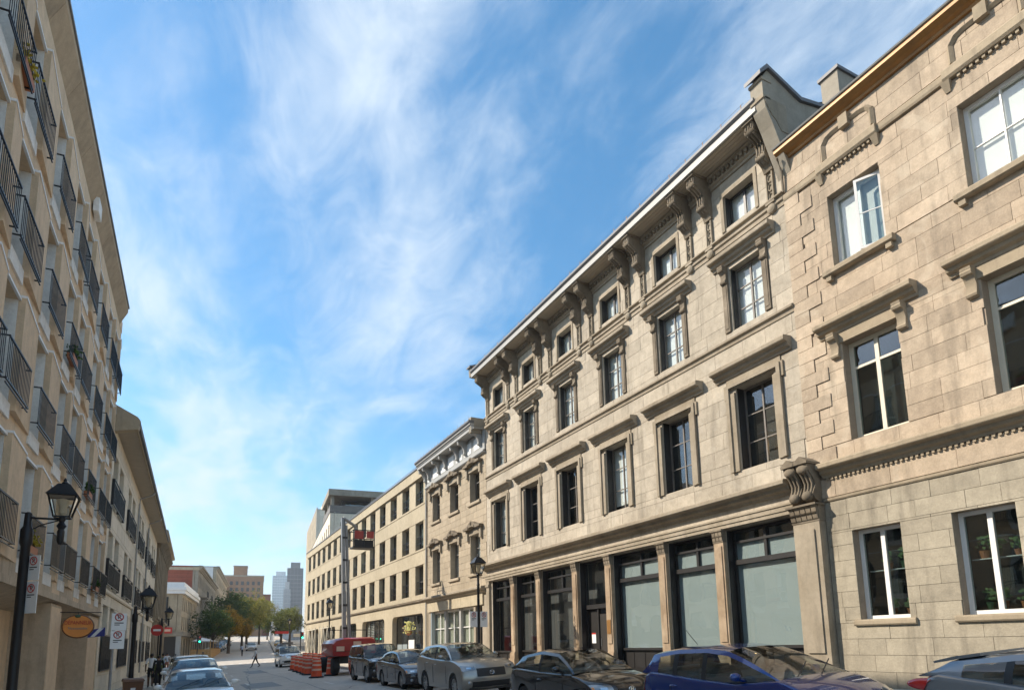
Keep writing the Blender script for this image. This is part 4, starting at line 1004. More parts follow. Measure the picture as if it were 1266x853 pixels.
a5 = far_building('grey_stone_house', 'grey stone four-storey house with red brick gable wall and iron balconies', onfar(21.2), FLZ, 42, 14.4, 11, 'l5', 4, z0=1.2, left=True, wm=2.6, ww=1.1, wh=2.0, cornice='l5', gfloor=4)
part('brick_gable', 'brick', a5, (.003, .06, -10.9, -.9, 0, 14.4)); part('gable_coping', 'l4', a5, (.0, .15, -4.5, .1, 13.7, 14.2))
for i in range(22):
    part('brick_course', 'brick', a5, (.061, .075, -10.8, -1.0, 9.0+.24*i, 9.0+.24*i+.2))
for z in (5.2, 9.6):
    for u in (-6, -16): 
        bo = part('balcony_slab', 'l5', a5, (u-3.2, u, 0, 1.1, z-.2, z)); q = MB()
        for i in range(20): q.box(u-3.2+i*.165, u-3.17+i*.165, 1.05, 1.08, z, z+1)
        q.box(u-3.2, u, 1.03, 1.1, z+1, z+1.05).build('balcony_rail', M['iron'], a5)
a6 = far_building('mansard_house', 'grey house with white gable end and small dormers behind the green trees', onfar(64), FLZ, 48, 18.0, 11, 'l4', 5, z0=2.5, left=True, wm=2.8, ww=1.3, wh=2.2, cornice='l5')
part('white_gable', 'white', a6, (.003, .06, -10.9, -.7, 0, 17.9))
def azp(xpx, dist):   # ground point in the direction of a photo column, at a given distance along the street
    a = math.atan((xpx-633)/800)+R(26.9); return (dist*math.tan(a), dist)
# far towers
p = azp(300, 330)
bt = root('orange_brick_block', 'large orange brick block with a square roof tower beyond the trees', 'building', (p[0], p[1], rise(330)), -FD)
MB().box(-9.5, 8.5, 0, 24, 0, 28).build('wall', M['obrick'], bt); MB().box(-5, 1.0, 3, 9, 28, 33).build('roof_tower', M['obrick'], bt)
part('parapet', 'l4', bt, (-9.7, 8.7, -.2, 24, 28, 28.6)); part('side_wing', 'brick', bt, (8.5, 12, 4, 24, 0, 20)); part('tower_cap', 'l5', bt, (-5.2, 1.2, 2.7, 9.3, 33, 33.5))
for r in range(8):
    for i in range(7): part('window', 'room2', bt, (-8.6+i*2.4, -7.4+i*2.4, -.06, -.001, 3+r*3.0, 4.7+r*3.0))
part('white_annex', 'white', bt, (-18, -9.6, -8, 10, 0, 26))
def tower(name, label, xpx, dist, w, d, h, mat, fl=3.6, bay=3.0, z0=6):
    p = azp(xpx, dist); t = root(name, label, 'tower', (p[0], p[1], z0), -R(8))
    MB().box(-w/2, w/2, 0, d, 0, h).build('shaft', M[mat], t)
    mb = MB()
    for k in range(int(h/fl)): mb.box(-w/2-.15, w/2+.15, -.15, d, k*fl, k*fl+.5)
    for k in range(int(w/bay)+1): mb.box(-w/2+k*bay-.12, -w/2+k*bay+.12, -.2, -.0, 0, h)
    tag(mb.build('facade_grid', M[mat+'g'], t), kind='stuff'); part('roof_cap', mat+'g', t, (-w*.3, w*.3, d*.2, d*.8, h, h+6))
    return t
M['tglass'] = simple('pale_tower_glass', (.42,.50,.55), .12, metal=.3, var=.1); M['tglassg'] = simple('pale_tower_mullion', (.58,.62,.64), .4)
M['tdark'] = simple('dark_tower_glass', (.05,.065,.085), .12, metal=.2, var=.2); M['tdarkg'] = simple('dark_tower_mullion', (.10,.12,.14), .4)
M['tgrey'] = simple('grey_tower_panel', (.40,.40,.40), .6, var=.1); M['tgreyg'] = simple('grey_tower_panel_light', (.50,.49,.47), .6)
tower('pale_glass_tower', 'tall pale blue glass tower fading into the haze down the street', 345, 900, 20, 30, 90, 'tglass')
tower('dark_glass_tower', 'dark blue-grey tower rising behind the stepped stone block', 363, 620, 14, 30, 68, 'tdark')
tower('grey_slab_tower', 'slim grey slab tower between the pale glass tower and stone blocks', 353.5, 520, 5, 20, 40, 'tgrey')
tower('low_grey_tower', 'small grey block with dark top at the foot of the pale glass tower', 341, 640, 7, 20, 30, 'tgrey')
# ------------------------------------------------------------------ trees
def leafmat(name, c1, c2):
    m, t, b = nodes(name); N = t.nodes.new; L = t.links.new
    b.inputs['Roughness'].default_value = .6; b.inputs['Specular IOR Level'].default_value = .3
    g = N('ShaderNodeNewGeometry'); mx = N('ShaderNodeMix'); mx.data_type = 'RGBA'; L(g.outputs['Random Per Island'], mx.inputs[0])
    mx.inputs[6].default_value = (*c1, 1); mx.inputs[7].default_value = (*c2, 1); L(mx.outputs[2], b.inputs['Base Color'])
    tl = N('ShaderNodeBsdfTranslucent'); L(mx.outputs[2], tl.inputs['Color']); ms = N('ShaderNodeMixShader'); ms.inputs[0].default_value = .35
    L(b.outputs[0], ms.inputs[1]); L(tl.outputs[0], ms.inputs[2]); L(ms.outputs[0], t.nodes['Material Output'].inputs['Surface'])
    return m
M['bark'] = simple('bark', (.07,.055,.04), .9, var=.3)
M['lf_green'] = leafmat('dark_green_leaves', (.045,.085,.022), (.10,.14,.035))
M['lf_yellow'] = leafmat('yellow_green_leaves_tree', (.15,.17,.025), (.34,.29,.045))
M['lf_orange'] = leafmat('orange_leaves', (.26,.16,.02), (.42,.27,.035))
M['lf_mid'] = leafmat('mid_green_leaves', (.09,.13,.03), (.20,.20,.045))
def tree(name, label, p, h, cr_, mat, seed, lean=0, n=95, per=64, leaf=.42, group='street trees along the far kerb'):
    rnd = random.Random(seed); z0 = zroad(p[0], p[1])
    t = root(name, label, 'tree', (p[0], p[1], z0), rnd.uniform(0, 6), group)
    tr = MB(); th = h*.42
    tr.tube([(0,0,-.2),(.1,0,th*.5),(lean*.3,0,th),(lean*.6,.1,h*.75)], [.28, .22, .17, .06], 8)
    tips = []
    for k in range(8):
        a = k*2.4; r = cr_*rnd.uniform(.5, .85); z1 = h*rnd.uniform(.5, .88)
        tr.tube([(lean*.2,0,th*rnd.uniform(.75, 1.1)), (r*.5*math.cos(a), r*.5*math.sin(a), (th+z1)/2), (r*math.cos(a), r*math.sin(a), z1)], [.11, .07, .03], 6); tips.append((r*math.cos(a), r*math.sin(a), z1))
    tr.build('trunk', M['bark'], t)
    cb = MB()
    for k in range(n):
        # clump centres on an uneven shell
        a = rnd.uniform(0, 6.283); e = math.asin(rnd.uniform(-.75, 1)); rad = rnd.uniform(.45, 1.0)*(1+.25*math.sin(3*a+seed)*math.cos(2*e))
        cx, cy, cz = lean+cr_*rad*math.cos(e)*math.cos(a), cr_*rad*math.cos(e)*math.sin(a), h*.66+(h*.36)*rad*math.sin(e)
        cs_ = cr_*rnd.uniform(.16, .3)
        for q in range(per):
            x, y, z = rnd.gauss(cx, cs_*.55), rnd.gauss(cy, cs_*.55), rnd.gauss(cz, cs_*.45)
            s = leaf*.8*rnd.uniform(.5, 1.3); d1 = Vector((rnd.gauss(0,1), rnd.gauss(0,1), rnd.gauss(0,.6))).normalized()*s*.5
            d2 = d1.cross(Vector((rnd.gauss(0,1), rnd.gauss(0,1), rnd.gauss(0,1)))).normalized()*s*.38
            c = Vector((x, y, z)); cb.quad(c-d1, c+d2*.8, c+d1, c-d2*.8)
    cb.build('crown', M[mat], t)
    return t
def tp(xpx, y): q = azp(xpx, y); return q
tree('leafy_tree', 'dark green bushy tree standing over the timber terrace', tp(264, 110), 7.2, 3.0, 'lf_green', 1, leaf=.36)
tree('leafy_tree', 'tall dark green tree in front of the grey mansard house', tp(284, 130), 10.6, 3.6, 'lf_green', 2, leaf=.45)
tree('autumn_tree', 'orange autumn tree between the dark green street trees', tp(284, 118), 7.6, 2.2, 'lf_orange', 3, leaf=.36)
tree('autumn_tree', 'small amber tree at the foot of the yellow-green trees', tp(300, 134), 6.4, 2.0, 'lf_orange', 4, leaf=.4)
tree('leafy_tree', 'yellow-green tree with broad crown beside the brick block', tp(306, 146), 11.0, 3.9, 'lf_yellow', 5, leaf=.45)
tree('leafy_tree', 'yellow-green tree nearest the street end on the left kerb', tp(321, 172), 11.6, 4.2, 'lf_yellow', 6, leaf=.5)
tree('leafy_tree', 'dark low tree at the far end of the left kerb', tp(331, 230), 8.5, 4.0, 'lf_green', 7, leaf=.6)
tree('leafy_tree', 'mid green tree behind the red banner on the right kerb', tp(348, 122), 7.0, 2.3, 'lf_mid', 8, leaf=.34)
tree('leafy_tree', 'mid green tree in front of the scaffolded block', tp(359, 134), 8.2, 2.5, 'lf_mid', 9, leaf=.36)
# ------------------------------------------------------------------ cars (local x forward, y left, z up)
def sstep(a): a = min(max(a, 0), 1); return a*a*(3-2*a)
_wheelc = {}
def wheel_parts(parent, x, y, r, sp, rimmat='rim', wdt=.20):
    s = 1 if y > 0 else -1; k = (round(r, 3), sp, rimmat, s)
    if k not in _wheelc:
        ty = MB().lathe([(r*.66,-wdt/2),(r*.90,-wdt/2),(r*.98,-wdt*.40),(r,-wdt*.25),(r,wdt*.25),(r*.98,wdt*.40),(r*.90,wdt/2),(r*.66,wdt/2)], (0,0,0), 28, 'y', False).mesh('tyre', M['tyre'], True)
        rm = MB(); f = s*wdt*.36
        rm.lathe([(r*.67, s*wdt*.44),(r*.60, s*wdt*.40),(r*.585, s*wdt*.05),(r*.1, s*wdt*.02),(.01, s*wdt*.02)], (0,0,0), 28, 'y', False)
        rm.lathe([(.01, f*1.05),(r*.13, f*1.05),(r*.16, f*.8),(r*.16, 0)], (0,0,0), 14, 'y', False)
        for q in range(sp):
            a = 2*math.pi*q/sp; c, d = math.cos(a), math.sin(a); w0, w1 = r*.085, r*.06
            ring = []
            for rad, ww, ff in ((r*.12, w0, f), (r*.40, w1, f*1.0), (r*.62, w0, f*1.15)):
                ring.append([(rad*c-ww*d, ff, rad*d+ww*c), (rad*c+ww*d, ff, rad*d-ww*c), (rad*c+ww*d, ff-s*.03, rad*d-ww*c), (rad*c-ww*d, ff-s*.03, rad*d+ww*c)])
            rm.loft(ring)
        _wheelc[k] = (ty, rm.mesh('rim', M[rimmat], True), MB().lathe([(.01,-s*wdt*.30),(r*.6,-s*wdt*.30),(r*.6,-s*wdt*.05),(.01,-s*wdt*.05)], (0,0,0), 20, 'y').mesh('brake', M['trim']))
    ty, rm, bk = _wheelc[k]
    w = put('wheel', ty, parent, (x, y, r)); put('rim', rm, w); put('brake_disc', bk, w)
    return w
def car(name, label, spec, pm, loc, heading, group=None, cat='car', detail=True):
    """spec: L W H wb wr fo(front overhang) prof(hood...) etc.; heading = direction of local +x in radians"""
    S = dict(floor=.20, arch=.065, sp=5, rimmat='rim', rake=.0, bulge=.05, lampz=(.62, .76), tailz=(.75, 1.0), grille='bar'); S.update(spec)
    L, Wd, H, wr = S['L'], S['W'], S['H'], S['wr']; w = Wd/2; xf, xr = L/2, -L/2
    xfw = xf-S['fo']; xrw = xfw-S['wb']; fl = S['floor']; ra = wr+S['arch']
    c = root(name, label, cat, loc, heading, group)
    hood = S['hood']   # [(dx from front, z)...] from nose to cowl
    belt = S['belt']   # [(x, z)...] from cowl to tail
    tail = S['tail']   # [(dx from rear, z)...] top to bottom
    nose = S['nose']   # [(dx from front, z)...] bottom to top
    ring = [(xf-d, z, 'f') for d, z in nose] + [(xf-d, z, 'h') for d, z in hood] + [(x, z, 'b') for x, z in belt] + [(xr+d, z, 'r') for d, z in tail]
    nN, nH, nB, nR = len(nose), len(hood), len(belt), len(tail)
    NA = 11
    ring += [(xrw-ra-.02, fl, 's')]+[(xrw-ra*math.cos(math.pi*i/(NA-1)), max(fl, wr+ra*math.sin(math.pi*i/(NA-1))*1.0-.0), 'a') for i in range(NA)]+[(xrw+ra+.02, fl, 's')]
    ring += [(xfw-ra-.02, fl, 's')]+[(xfw-ra*math.cos(math.pi*i/(NA-1)), max(fl, wr+ra*math.sin(math.pi*i/(NA-1))), 'a') for i in range(NA)]+[(xfw+ra+.02, fl, 's')]
    def P(i, yy):
        """surface point for ring index i (float) and yy in -1..1"""
        i0 = int(math.floor(i)) % len(ring); f = i-math.floor(i); i1 = (i0+1) % len(ring)
        (xa, za, ka), (xb, zb, kb) = ring[i0], ring[i1]; x = xa+(xb-xa)*f; z = za+(zb-za)*f; k = ka if f < .5 else kb
        u = abs(yy)
        if x > 0: x -= S.get('cf', .24)*(u**2.6)*sstep((x-(xf-.95))/.95)
        else: x += S.get('crr', .16)*(u**2.6)*sstep(((xr+.8)-x)/.8)
        if k in 'a' and u < .78: z = fl
        y = yy*w
        if k in 'fhbr': 
            if k in 'hb': z += S['bulge']*(1-u*u) - .015
            if u > .93:
                e = (u-.93)/.07; zc = .56*S.get('beltz', .9)
                z = z+(zc-z)*.10*e*e
                y = math.copysign(w*(.955+.045*min(1, math.sin(min(e,1)*math.pi/2))), yy)
            else: y = yy*w*.955/.93
        elif u > .93: y = math.copysign(w*(.955+.04*(u-.93)/.07), yy)
        else: y = yy*w*.955/.93
        return Vector((x, y, z))
    ys = [-1, -.985, -.96, -.93, -.86, -.79, -.775, -.6, -.3, 0, .3, .6, .775, .79, .86, .93, .96, .985, 1]
    mb = MB(); mb.loft([[P(i, y) for i in range(len(ring))] for y in ys]); mb.build('body', pm, c, smooth=32)
    def patch(nm, mat, i0, i1, y0, y1, off=.010, n=5, m=5, parent=None, shape=None):
        q = MB(); idx = []
        for a in range(n+1):
            for b in range(m+1):
                fi = i0+(i1-i0)*a/n; yy = y0+(y1-y0)*b/m
                if shape: fi, yy = shape(a/n, b/m)
                p = P(fi, yy); e1 = P(fi+.05, yy)-P(fi-.05, yy); e2 = P(fi, min(yy+.01, 1))-P(fi, max(yy-.01, -1)); nn = e1.cross(e2)
                if nn.length < 1e-9: nn = Vector((p.x, p.y, 0))
                nn.normalize()
                if nn.dot(Vector((p.x, p.y, p.z-.5))) < 0: nn = -nn
                q.v.append(tuple(p+nn*off))
        for a in range(n):
            for b in range(m): k = a*(m+1)+b; q.f.append((k, k+1, k+m+2, k+m+1))
        return q.build(nm, M[mat] if isinstance(mat, str) else mat, parent or c, smooth=60)
    # greenhouse
    G = S['glass']    # [(x, zroof, kind)], kind of the bay that follows: ws, sg (side glass), p (pillar), rg, q
    def zbelt(x):
        for (xa, za), (xb, zb) in zip(belt, belt[1:]):
            if xb <= x <= xa: return za+(zb-za)*((xa-x)/(xa-xb) if xa != xb else 0)
        return belt[0][1] if x > belt[0][0] else belt[-1][1]
    gw, tw = S.get('gw', .90)*w, S.get('tw', .70)*w
    def sect(x, zr):
        zb = zbelt(x)-.03; hh = max(zr-zb, .012); f = min(1, hh/(H-zb)); wt = gw+(tw-gw)*f
        if x < 0: wt -= .05*sstep((x-xr-.9)/-.9)*0
        zz = zb+hh
        half = [(gw, zb), (gw+(wt-gw)*.33+.012, zb+hh*.36), (wt+.035, zz-.11*min(1, hh/.35)), (wt-.005, zz-.045*min(1, hh/.35)), (wt*.74, zz-.010), (wt*.4, zz-.001), (0, zz)]
        return half
    st = []
    for k, (x, zr, kd) in enumerate(G):
        st.append((x, zr, kd))
        if k+1 < len(G) and kd in ('ws', 'rg'):
            x2, z2, _ = G[k+1]
            for t in (.25, .5, .75): st.append((x+(x2-x)*t, zr+(z2-zr)*(t+.10*math.sin(math.pi*t)), kd))
    secs = [sect(x, zr) for x, zr, _ in st]
    groups = {}
    def addf(key, pts): groups.setdefault(key, MB()).quad(*pts)
    for k in range(len(st)-1):
        kd = st[k][2]
        for s in (1, -1):
            A = [(st[k][0], s*y, z) for y, z in secs[k]]; B = [(st[k+1][0], s*y, z) for y, z in secs[k+1]]
            for j in range(6):
                if j < 2: key = ('paint' if kd in ('q', 'rg') else ('black', s, k) if kd == 'p' else ('side', s, S.get('sid', {}).get(k, 0) if False else _bay(st, k)))
                elif j == 2: key = 'paint'
                else: key = ('ws' if kd == 'ws' else 'rg' if kd == 'rg' else 'paint')
                addf(key, (A[j], B[j], B[j+1], A[j+1]))
    for key, q in groups.items():
        if key == 'paint': q.build('roof', pm, c, smooth=40)
        elif key[0] == 'black': q.build('door_pillar', M['trim'], c, smooth=40)
        elif key == 'ws': q.build('windshield', M['carglass'], c, smooth=40)
        elif key == 'rg': q.build('rear_window', M['carglass'], c, smooth=40)
        else: q.build('side_window', M['carglass'], c, smooth=40)
    # cabin
    ca = MB(); xa, xb = G[0][0]-.15, G[-1][0]+.2
    for i in range(6):
        x0 = xa+(xb-xa)*i/6; x1 = xa+(xb-xa)*(i+1)/6; z_ = min(zbelt(x0), zbelt(x1))+S['bulge']
        ca.box(x1, x0, -gw*.93, gw*.93, z_-.05, z_+.02)
    ca.build('cabin_trim', M['cabin'], c)
    if detail:
        xs_ = xa-.75; zb = zbelt(xs_)
        for x in (xs_, xs_-.85):
            for s in (-1, 1):
                q = MB().loft([[(x-.10, s*.36-.22, zb-.1),(x+.06, s*.36-.22, zb-.1),(x+.06, s*.36+.22, zb-.1),(x-.10, s*.36+.22, zb-.1)], [(x-.18, s*.36-.20, zb+.18),(x-.06, s*.36-.20, zb+.18),(x-.06, s*.36+.20, zb+.18),(x-.18, s*.36+.20, zb+.18)]])
                q.box(x-.20, x-.10, s*.36-.11, s*.36+.11, zb+.20, zb+.34); q.build('seat', M['greyframe'], c)
        q = MB()
        for t in range(14): q.tube([(xa-.32+.0, .36+.17*math.cos(t*.449), zb+.06+.15*math.sin(t*.449)), (xa-.32, .36+.17*math.cos((t+1)*.449), zb+.06+.15*math.sin((t+1)*.449))], .014, 5, False)
        q.build('steering_wheel', M['trim'], c)
    # wheels
    for x in (xfw, xrw):
        for s in (1, -1): wheel_parts(c, x, s*(w-.115), wr, S['sp'], S['rimmat'])
    MB().box(xr+.15, xf-.15, -w*.74, w*.74, fl-.03, fl+.06).build('underbody', M['trim'], c)
    # sill trim, door seams, handles
    for s in (1, -1):
        for x in S['seams']:
            zb = zbelt(x)-.05; q = MB().box(x-.006, x+.006, w-.004, w+.003, fl+.14, zb-.12) if s > 0 else MB().box(x-.006, x+.006, -w-.003, -w+.004, fl+.14, zb-.12)
            q.build('door_seam', M['trim'], c)
        for x in S['handles']:
            z = zbelt(x)-.17; MB().ball((x, s*(w-.003), z), .10, .028, .022, 10, 6).build('door_handle', pm, c, smooth=True)
        x = G[0][0]-S.get('mx', .52); z = zbelt(x)+.10
        mo = MB().ball((x, s*(w+.045), z), .062, .105, .066, 12, 8).tube([(x+.02, s*(w-.14), z-.09), (x+.01, s*(w-.02), z-.03)], .032, 6).build('mirror', S.get('mirrormat', pm), c, smooth=True)
        MB().lathe([(.001,-.060),(.055,-.060),(.055,-.054)], (x, s*(w+.045), z), 10, 'x').build('mirror_glass', M['chrome'], mo)
        # belt line trim
        pts = [(x_, s*(gw+.016), zbelt(x_)-.012) for x_ in [G[0][0]-.12]+[g[0] for g in G[1:-1]]]
        MB().tube(pts, .011, 5).build('belt_trim', M[S.get('belttrim', 'trim')], c)
    # lamps
    i0, i1 = S['lampi']; y0, y1 = S['lampy']
    for s in (1, -1):
        def shp(a, b, s=s):
            yy = s*(y0+(y1-y0)*b); lo, hi = i0, i1
            t = b
            return (lo+(hi-lo)*(.5+(a-.5)*(.55+.45*t*S.get('lampgrow', 1))), yy)
        hl = patch('headlight', 'lens', 0, 0, 0, 0, .012, 5, 7, shape=shp)
        def shp2(a, b, s=s):
            yy = s*(y0+(y1-y0)*(.28+.34*b)); return (i0+(i1-i0)*(.36+.28*a), yy)
        patch('lamp_bowl', 'chrome', 0, 0, 0, 0, .017, 3, 3, parent=hl, shape=shp2)
        if S.get('amber', True):
            def shp3(a, b, s=s): return (i0+(i1-i0)*(.3+.4*a), s*(y1-.06+.05*b))
            patch('indicator', 'amber', 0, 0, 0, 0, .018, 2, 2, parent=hl, shape=shp3)
        j0, j1 = S['taili']; t0, t1 = S['taily']
        patch('taillight', 'tail', j0, j1, s*t0, s*t1, .014, 4, 6)
        if S.get('fog'): 
            p = P(S['fog'][0], s*S['fog'][1]); MB().ball(tuple(p), .03, .07, .06, 10, 6).build('fog_lamp', M['lens'], c, smooth=True)
    for nm, mat, a, b, y in S['front']:
        patch(nm, mat, a, b, -y, y, .009, 4, 10)
    for nm, mat, a, b, y in S.get('rear', []): patch(nm, mat, a, b, -y, y, .009, 3, 8)
    # emblem, plate, wipers
    p = P(S['emb'], 0); em = MB()
    for t in range(16): a0, a1_ = t*.3927, (t+1)*.3927; em.tube([(p.x+.022, .075*math.cos(a0), p.z+.055*math.sin(a0)), (p.x+.022, .075*math.cos(a1_), p.z+.055*math.sin(a1_))], .009, 5, False)
    if S.get('emblem') == 'wings': em.tube([(p.x+.022, -.06, p.z+.02), (p.x+.022, -.02, p.z+.012), (p.x+.022, 0, p.z-.02), (p.x+.022, .02, p.z+.012), (p.x+.022, .06, p.z+.02)], .009, 5)
    elif S.get('emblem') == 'h': em.tube([(p.x+.022, -.03, p.z-.04), (p.x+.022, -.02, p.z+.04)], .009, 5).tube([(p.x+.022, .02, p.z-.04), (p.x+.022, .03, p.z+.04)], .009, 5).tube([(p.x+.022, -.025, p.z), (p.x+.022, .025, p.z)], .008, 5)
    em.build('emblem', M['chrome'], c)
    p = P(S.get('platei', 1.4), 0)
    if S.get('rearplate', True): q = P(nN+nH+nB+nR*.45, 0); MB().box(q.x-.03, q.x-.012, -.15, .15, q.z-.08, q.z+.08).build('licence_plate', M['plate'], c)
    for s in (-.55, .05):
        a = Vector((G[0][0]+.02, s*w, zbelt(G[0][0])+.045)); b_ = Vector((G[0][0]-.24, (s+.62)*w, zbelt(G[0][0])+.22)); MB().tube([a, b_], .009, 5).build('wiper', M['trim'], c)
    return c
def _bay(st, k):
    n = 0
    for q in range(k):
        if st[q][2] == 'p': n += 1
    return n
P_BLUE = paint('deep_blue_paint', (.003,.028,.17), .25, .22); P_GREY = paint('warm_grey_paint', (.36,.345,.315), .75, .28); P_BLACK = paint('black_paint', (.012,.012,.014), .3, .2)
P_CHAR = paint('charcoal_paint', (.028,.03,.034), .5, .25); P_SLATE = paint('blue_grey_paint', (.21,.235,.26), .5, .3); P_WHITE = paint('white_car_paint', (.80,.80,.78), 0, .3)
P_DKBLUE = paint('dark_navy_paint', (.018,.02,.032), .4, .22); P_SILV = paint('silver_paint', (.42,.42,.42), .7, .3)
SUV = dict(L=4.54, W=1.84, H=1.67, wb=2.70, wr=.36, fo=.92, floor=.27, sp=10,
  nose=[(.16,.27),(.05,.36),(0,.52),(.01,.66),(.05,.82),(.14,.95)], hood=[(.40,1.035),(.80,1.10),(1.22,1.15)],
  belt=[(.98,1.14),(.3,1.15),(-.6,1.18),(-1.4,1.24),(-1.95,1.28)], tail=[(.10,1.20),(.03,1.02),(.0,.78),(.03,.5),(.12,.30)],
  glass=[(1.02,1.17,'ws'),(.18,1.62,'sg'),(-.42,1.67,'p'),(-.54,1.67,'sg'),(-1.22,1.65,'p'),(-1.30,1.645,'sg'),(-1.62,1.62,'q'),(-1.85,1.58,'rg'),(-2.14,1.25,'rg')],
  seams=[.72,-.48,-1.25], handles=[-.22,-1.05], lampi=(3.9, 5.35), lampy=(.54, .95), taili=(14.2, 15.6), taily=(.45, .92), emb=3.6, emblem='wings', fog=(1.7, .74),
  front=[('grille','trim',2.9,4.5,.50),('lower_intake','trim',.8,1.9,.66)], rear=[('lower_valance','trim',17.2,18,.7)], bulge=.06, amber=False, beltz=1.1)
COUPE = dict(L=4.05, W=1.70, H=1.47, wb=2.50, wr=.305, fo=.82, floor=.21, sp=7,
  nose=[(.12,.21),(.03,.32),(0,.46),(.02,.58),(.08,.68)], hood=[(.30,.80),(.70,.89),(1.12,.95)],
  belt=[(.98,.955),(.4,.955),(-.4,.97),(-1.2,1.01),(-1.75,1.03)], tail=[(.06,.98),(.0,.84),(.0,.62),(.03,.42),(.10,.26)],
  glass=[(1.0,.97,'ws'),(.18,1.42,'sg'),(-.50,1.47,'p'),(-.60,1.47,'sg'),(-1.30,1.39,'q'),(-1.55,1.34,'rg'),(-1.96,1.04,'rg')],
  seams=[.62,-.62], handles=[-.42], lampi=(3.0, 4.7), lampy=(.48, .95), taili=(13.0, 14.4), taily=(.5, .93), emb=3.5, emblem='h', fog=(1.2, .74),
  front=[('grille','trim',3.05,3.75,.36),('lower_intake','trim',.7,1.7,.55)], beltz=.9)
FIT = dict(L=4.10, W=1.695, H=1.525, wb=2.50, wr=.31, fo=.82, floor=.21, sp=8, tw=.72,
  nose=[(.12,.21),(.03,.32),(0,.48),(.03,.62),(.12,.74)], hood=[(.36,.88),(.66,.97),(.95,1.04)],
  belt=[(.86,1.03),(.3,.965),(-.5,1.0),(-1.3,1.06),(-1.85,1.09)], tail=[(.06,1.03),(.0,.85),(.0,.62),(.03,.42),(.10,.26)],
  glass=[(1.12,1.0,'ws'),(.02,1.48,'sg'),(-.42,1.525,'p'),(-.52,1.525,'sg'),(-1.10,1.51,'p'),(-1.22,1.50,'sg'),(-1.60,1.45,'q'),(-1.80,1.42,'rg'),(-2.0,1.09,'rg')],
  seams=[.66,-.47,-1.2], handles=[-.30,-1.12], lampi=(3.3, 5.0), lampy=(.52, .95), taili=(13.2, 14.8), taily=(.70, .985), emb=4.1, emblem='h', fog=(1.3, .76), mx=.75,
  front=[('grille','trim',3.2,4.0,.44),('lower_intake','trim',.7,1.7,.58)], beltz=.95)
HATCH = dict(FIT, L=4.36, W=1.82, H=1.48, wb=2.65, wr=.325, fo=.88, tw=.68,
  belt=[(.86,1.0),(.3,.97),(-.5,1.02),(-1.3,1.12),(-1.95,1.18)], tail=[(.10,1.14),(.02,1.0),(.0,.72),(.03,.44),(.12,.26)],
  glass=[(1.06,.99,'ws'),(.12,1.44,'sg'),(-.42,1.48,'p'),(-.52,1.48,'sg'),(-1.12,1.44,'p'),(-1.20,1.43,'sg'),(-1.62,1.36,'q'),(-1.78,1.34,'rg'),(-2.08,1.17,'rg')],
  seams=[.66,-.47,-1.2], taili=(12.7, 14.2), taily=(.45, .985), emblem='oval')
SEDAN = dict(COUPE, L=4.46, W=1.755, H=1.46, wb=2.64, wr=.315, fo=.90, sp=10,
  hood=[(.32,.79),(.75,.88),(1.25,.95)], belt=[(1.02,.955),(.4,.955),(-.4,.98),(-1.3,1.02),(-2.0,1.04)],
  glass=[(1.05,.97,'ws'),(.20,1.41,'sg'),(-.40,1.46,'p'),(-.50,1.46,'sg'),(-1.05,1.42,'p'),(-1.12,1.41,'sg'),(-1.35,1.36,'q'),(-1.5,1.33,'rg'),(-1.95,1.05,'rg')],
  seams=[.66,-.45,-1.1], handles=[-.25,-.95], emblem='wings')
BOXY = dict(SUV, L=4.44, W=1.81, H=1.74, wb=2.62, wr=.36, fo=.86, sp=5, tw=.80, gw=.93,
  nose=[(.10,.30),(.02,.40),(0,.58),(0,.76),(.02,.92),(.08,1.02)], hood=[(.35,1.06),(.75,1.09),(1.10,1.11)], belt=[(.98,1.11),(.3,1.11),(-.6,1.12),(-1.4,1.13),(-1.98,1.14)],
  glass=[(1.0,1.13,'ws'),(.42,1.68,'sg'),(-.30,1.74,'p'),(-.42,1.74,'sg'),(-1.1,1.73,'p'),(-1.22,1.73,'sg'),(-1.85,1.71,'q'),(-1.98,1.69,'rg'),(-2.16,1.15,'rg')],
  seams=[.80,-.36,-1.15], handles=[-.15,-.98], emblem='oval', front=[('grille','chrome',3.0,4.6,.48),('grille_slot','trim',3.25,3.7,.44),('grille_slot','trim',3.95,4.4,.44),('lower_intake','trim',.8,1.9,.66)])
HD = -R(90)   # noses towards the camera
def park(name, label, spec, pm, x, y, group, dz=0, **k):
    # sit on the cambered road: tilt with the cross slope
    o = car(name, label, spec, pm, (x, y, zroad(x, y)+dz), HD, group, **k)
    o.rotation_euler = (math.atan(0.0465), 0, HD)
    return o
GP = 'cars parked along the right-hand kerb'
fitc = park('compact_hatchback', 'deep blue compact hatchback parked in front of the frosted shop windows', FIT, P_BLUE, 8.42, 7.75, GP)
MB().tube([(-1.35,0,1.52),(-1.62,0,1.78)], .006, 5).build('aerial', M['trim'], fitc)
co = park('three_door_hatchback', 'black three-door hatchback parked by the dark shop door', COUPE, P_BLACK, 8.38, 13.1, GP)
park('crossover', 'warm grey crossover with wing emblem on black grille', SUV, P_GREY, 8.50, 20.45, GP)
park('sedan', 'dark navy car parked behind the warm grey crossover', SEDAN, P_DKBLUE, 8.38, 25.7, GP)
park('boxy_suv', 'black boxy sport utility with chrome grille parked before the red lift', BOXY, P_BLACK, 8.45, 31.2, GP)
gh = park('grey_hatchback', 'blue-grey hatchback with red tail lamps parked under the tan stone house', HATCH, P_SLATE, 8.72, 2.75, GP)
MB().prism_y([(-1.50,1.375),(-1.78,1.33),(-2.02,1.285),(-2.03,1.31),(-1.80,1.365),(-1.50,1.41)], -.60, .60).build('roof_spoiler', P_SLATE, gh)
for s in (-1, 1): MB().ball((-1.98, s*.835, 1.06), .26, .05, .075, 12, 8).build('taillight', M['tail'], gh, smooth=True)
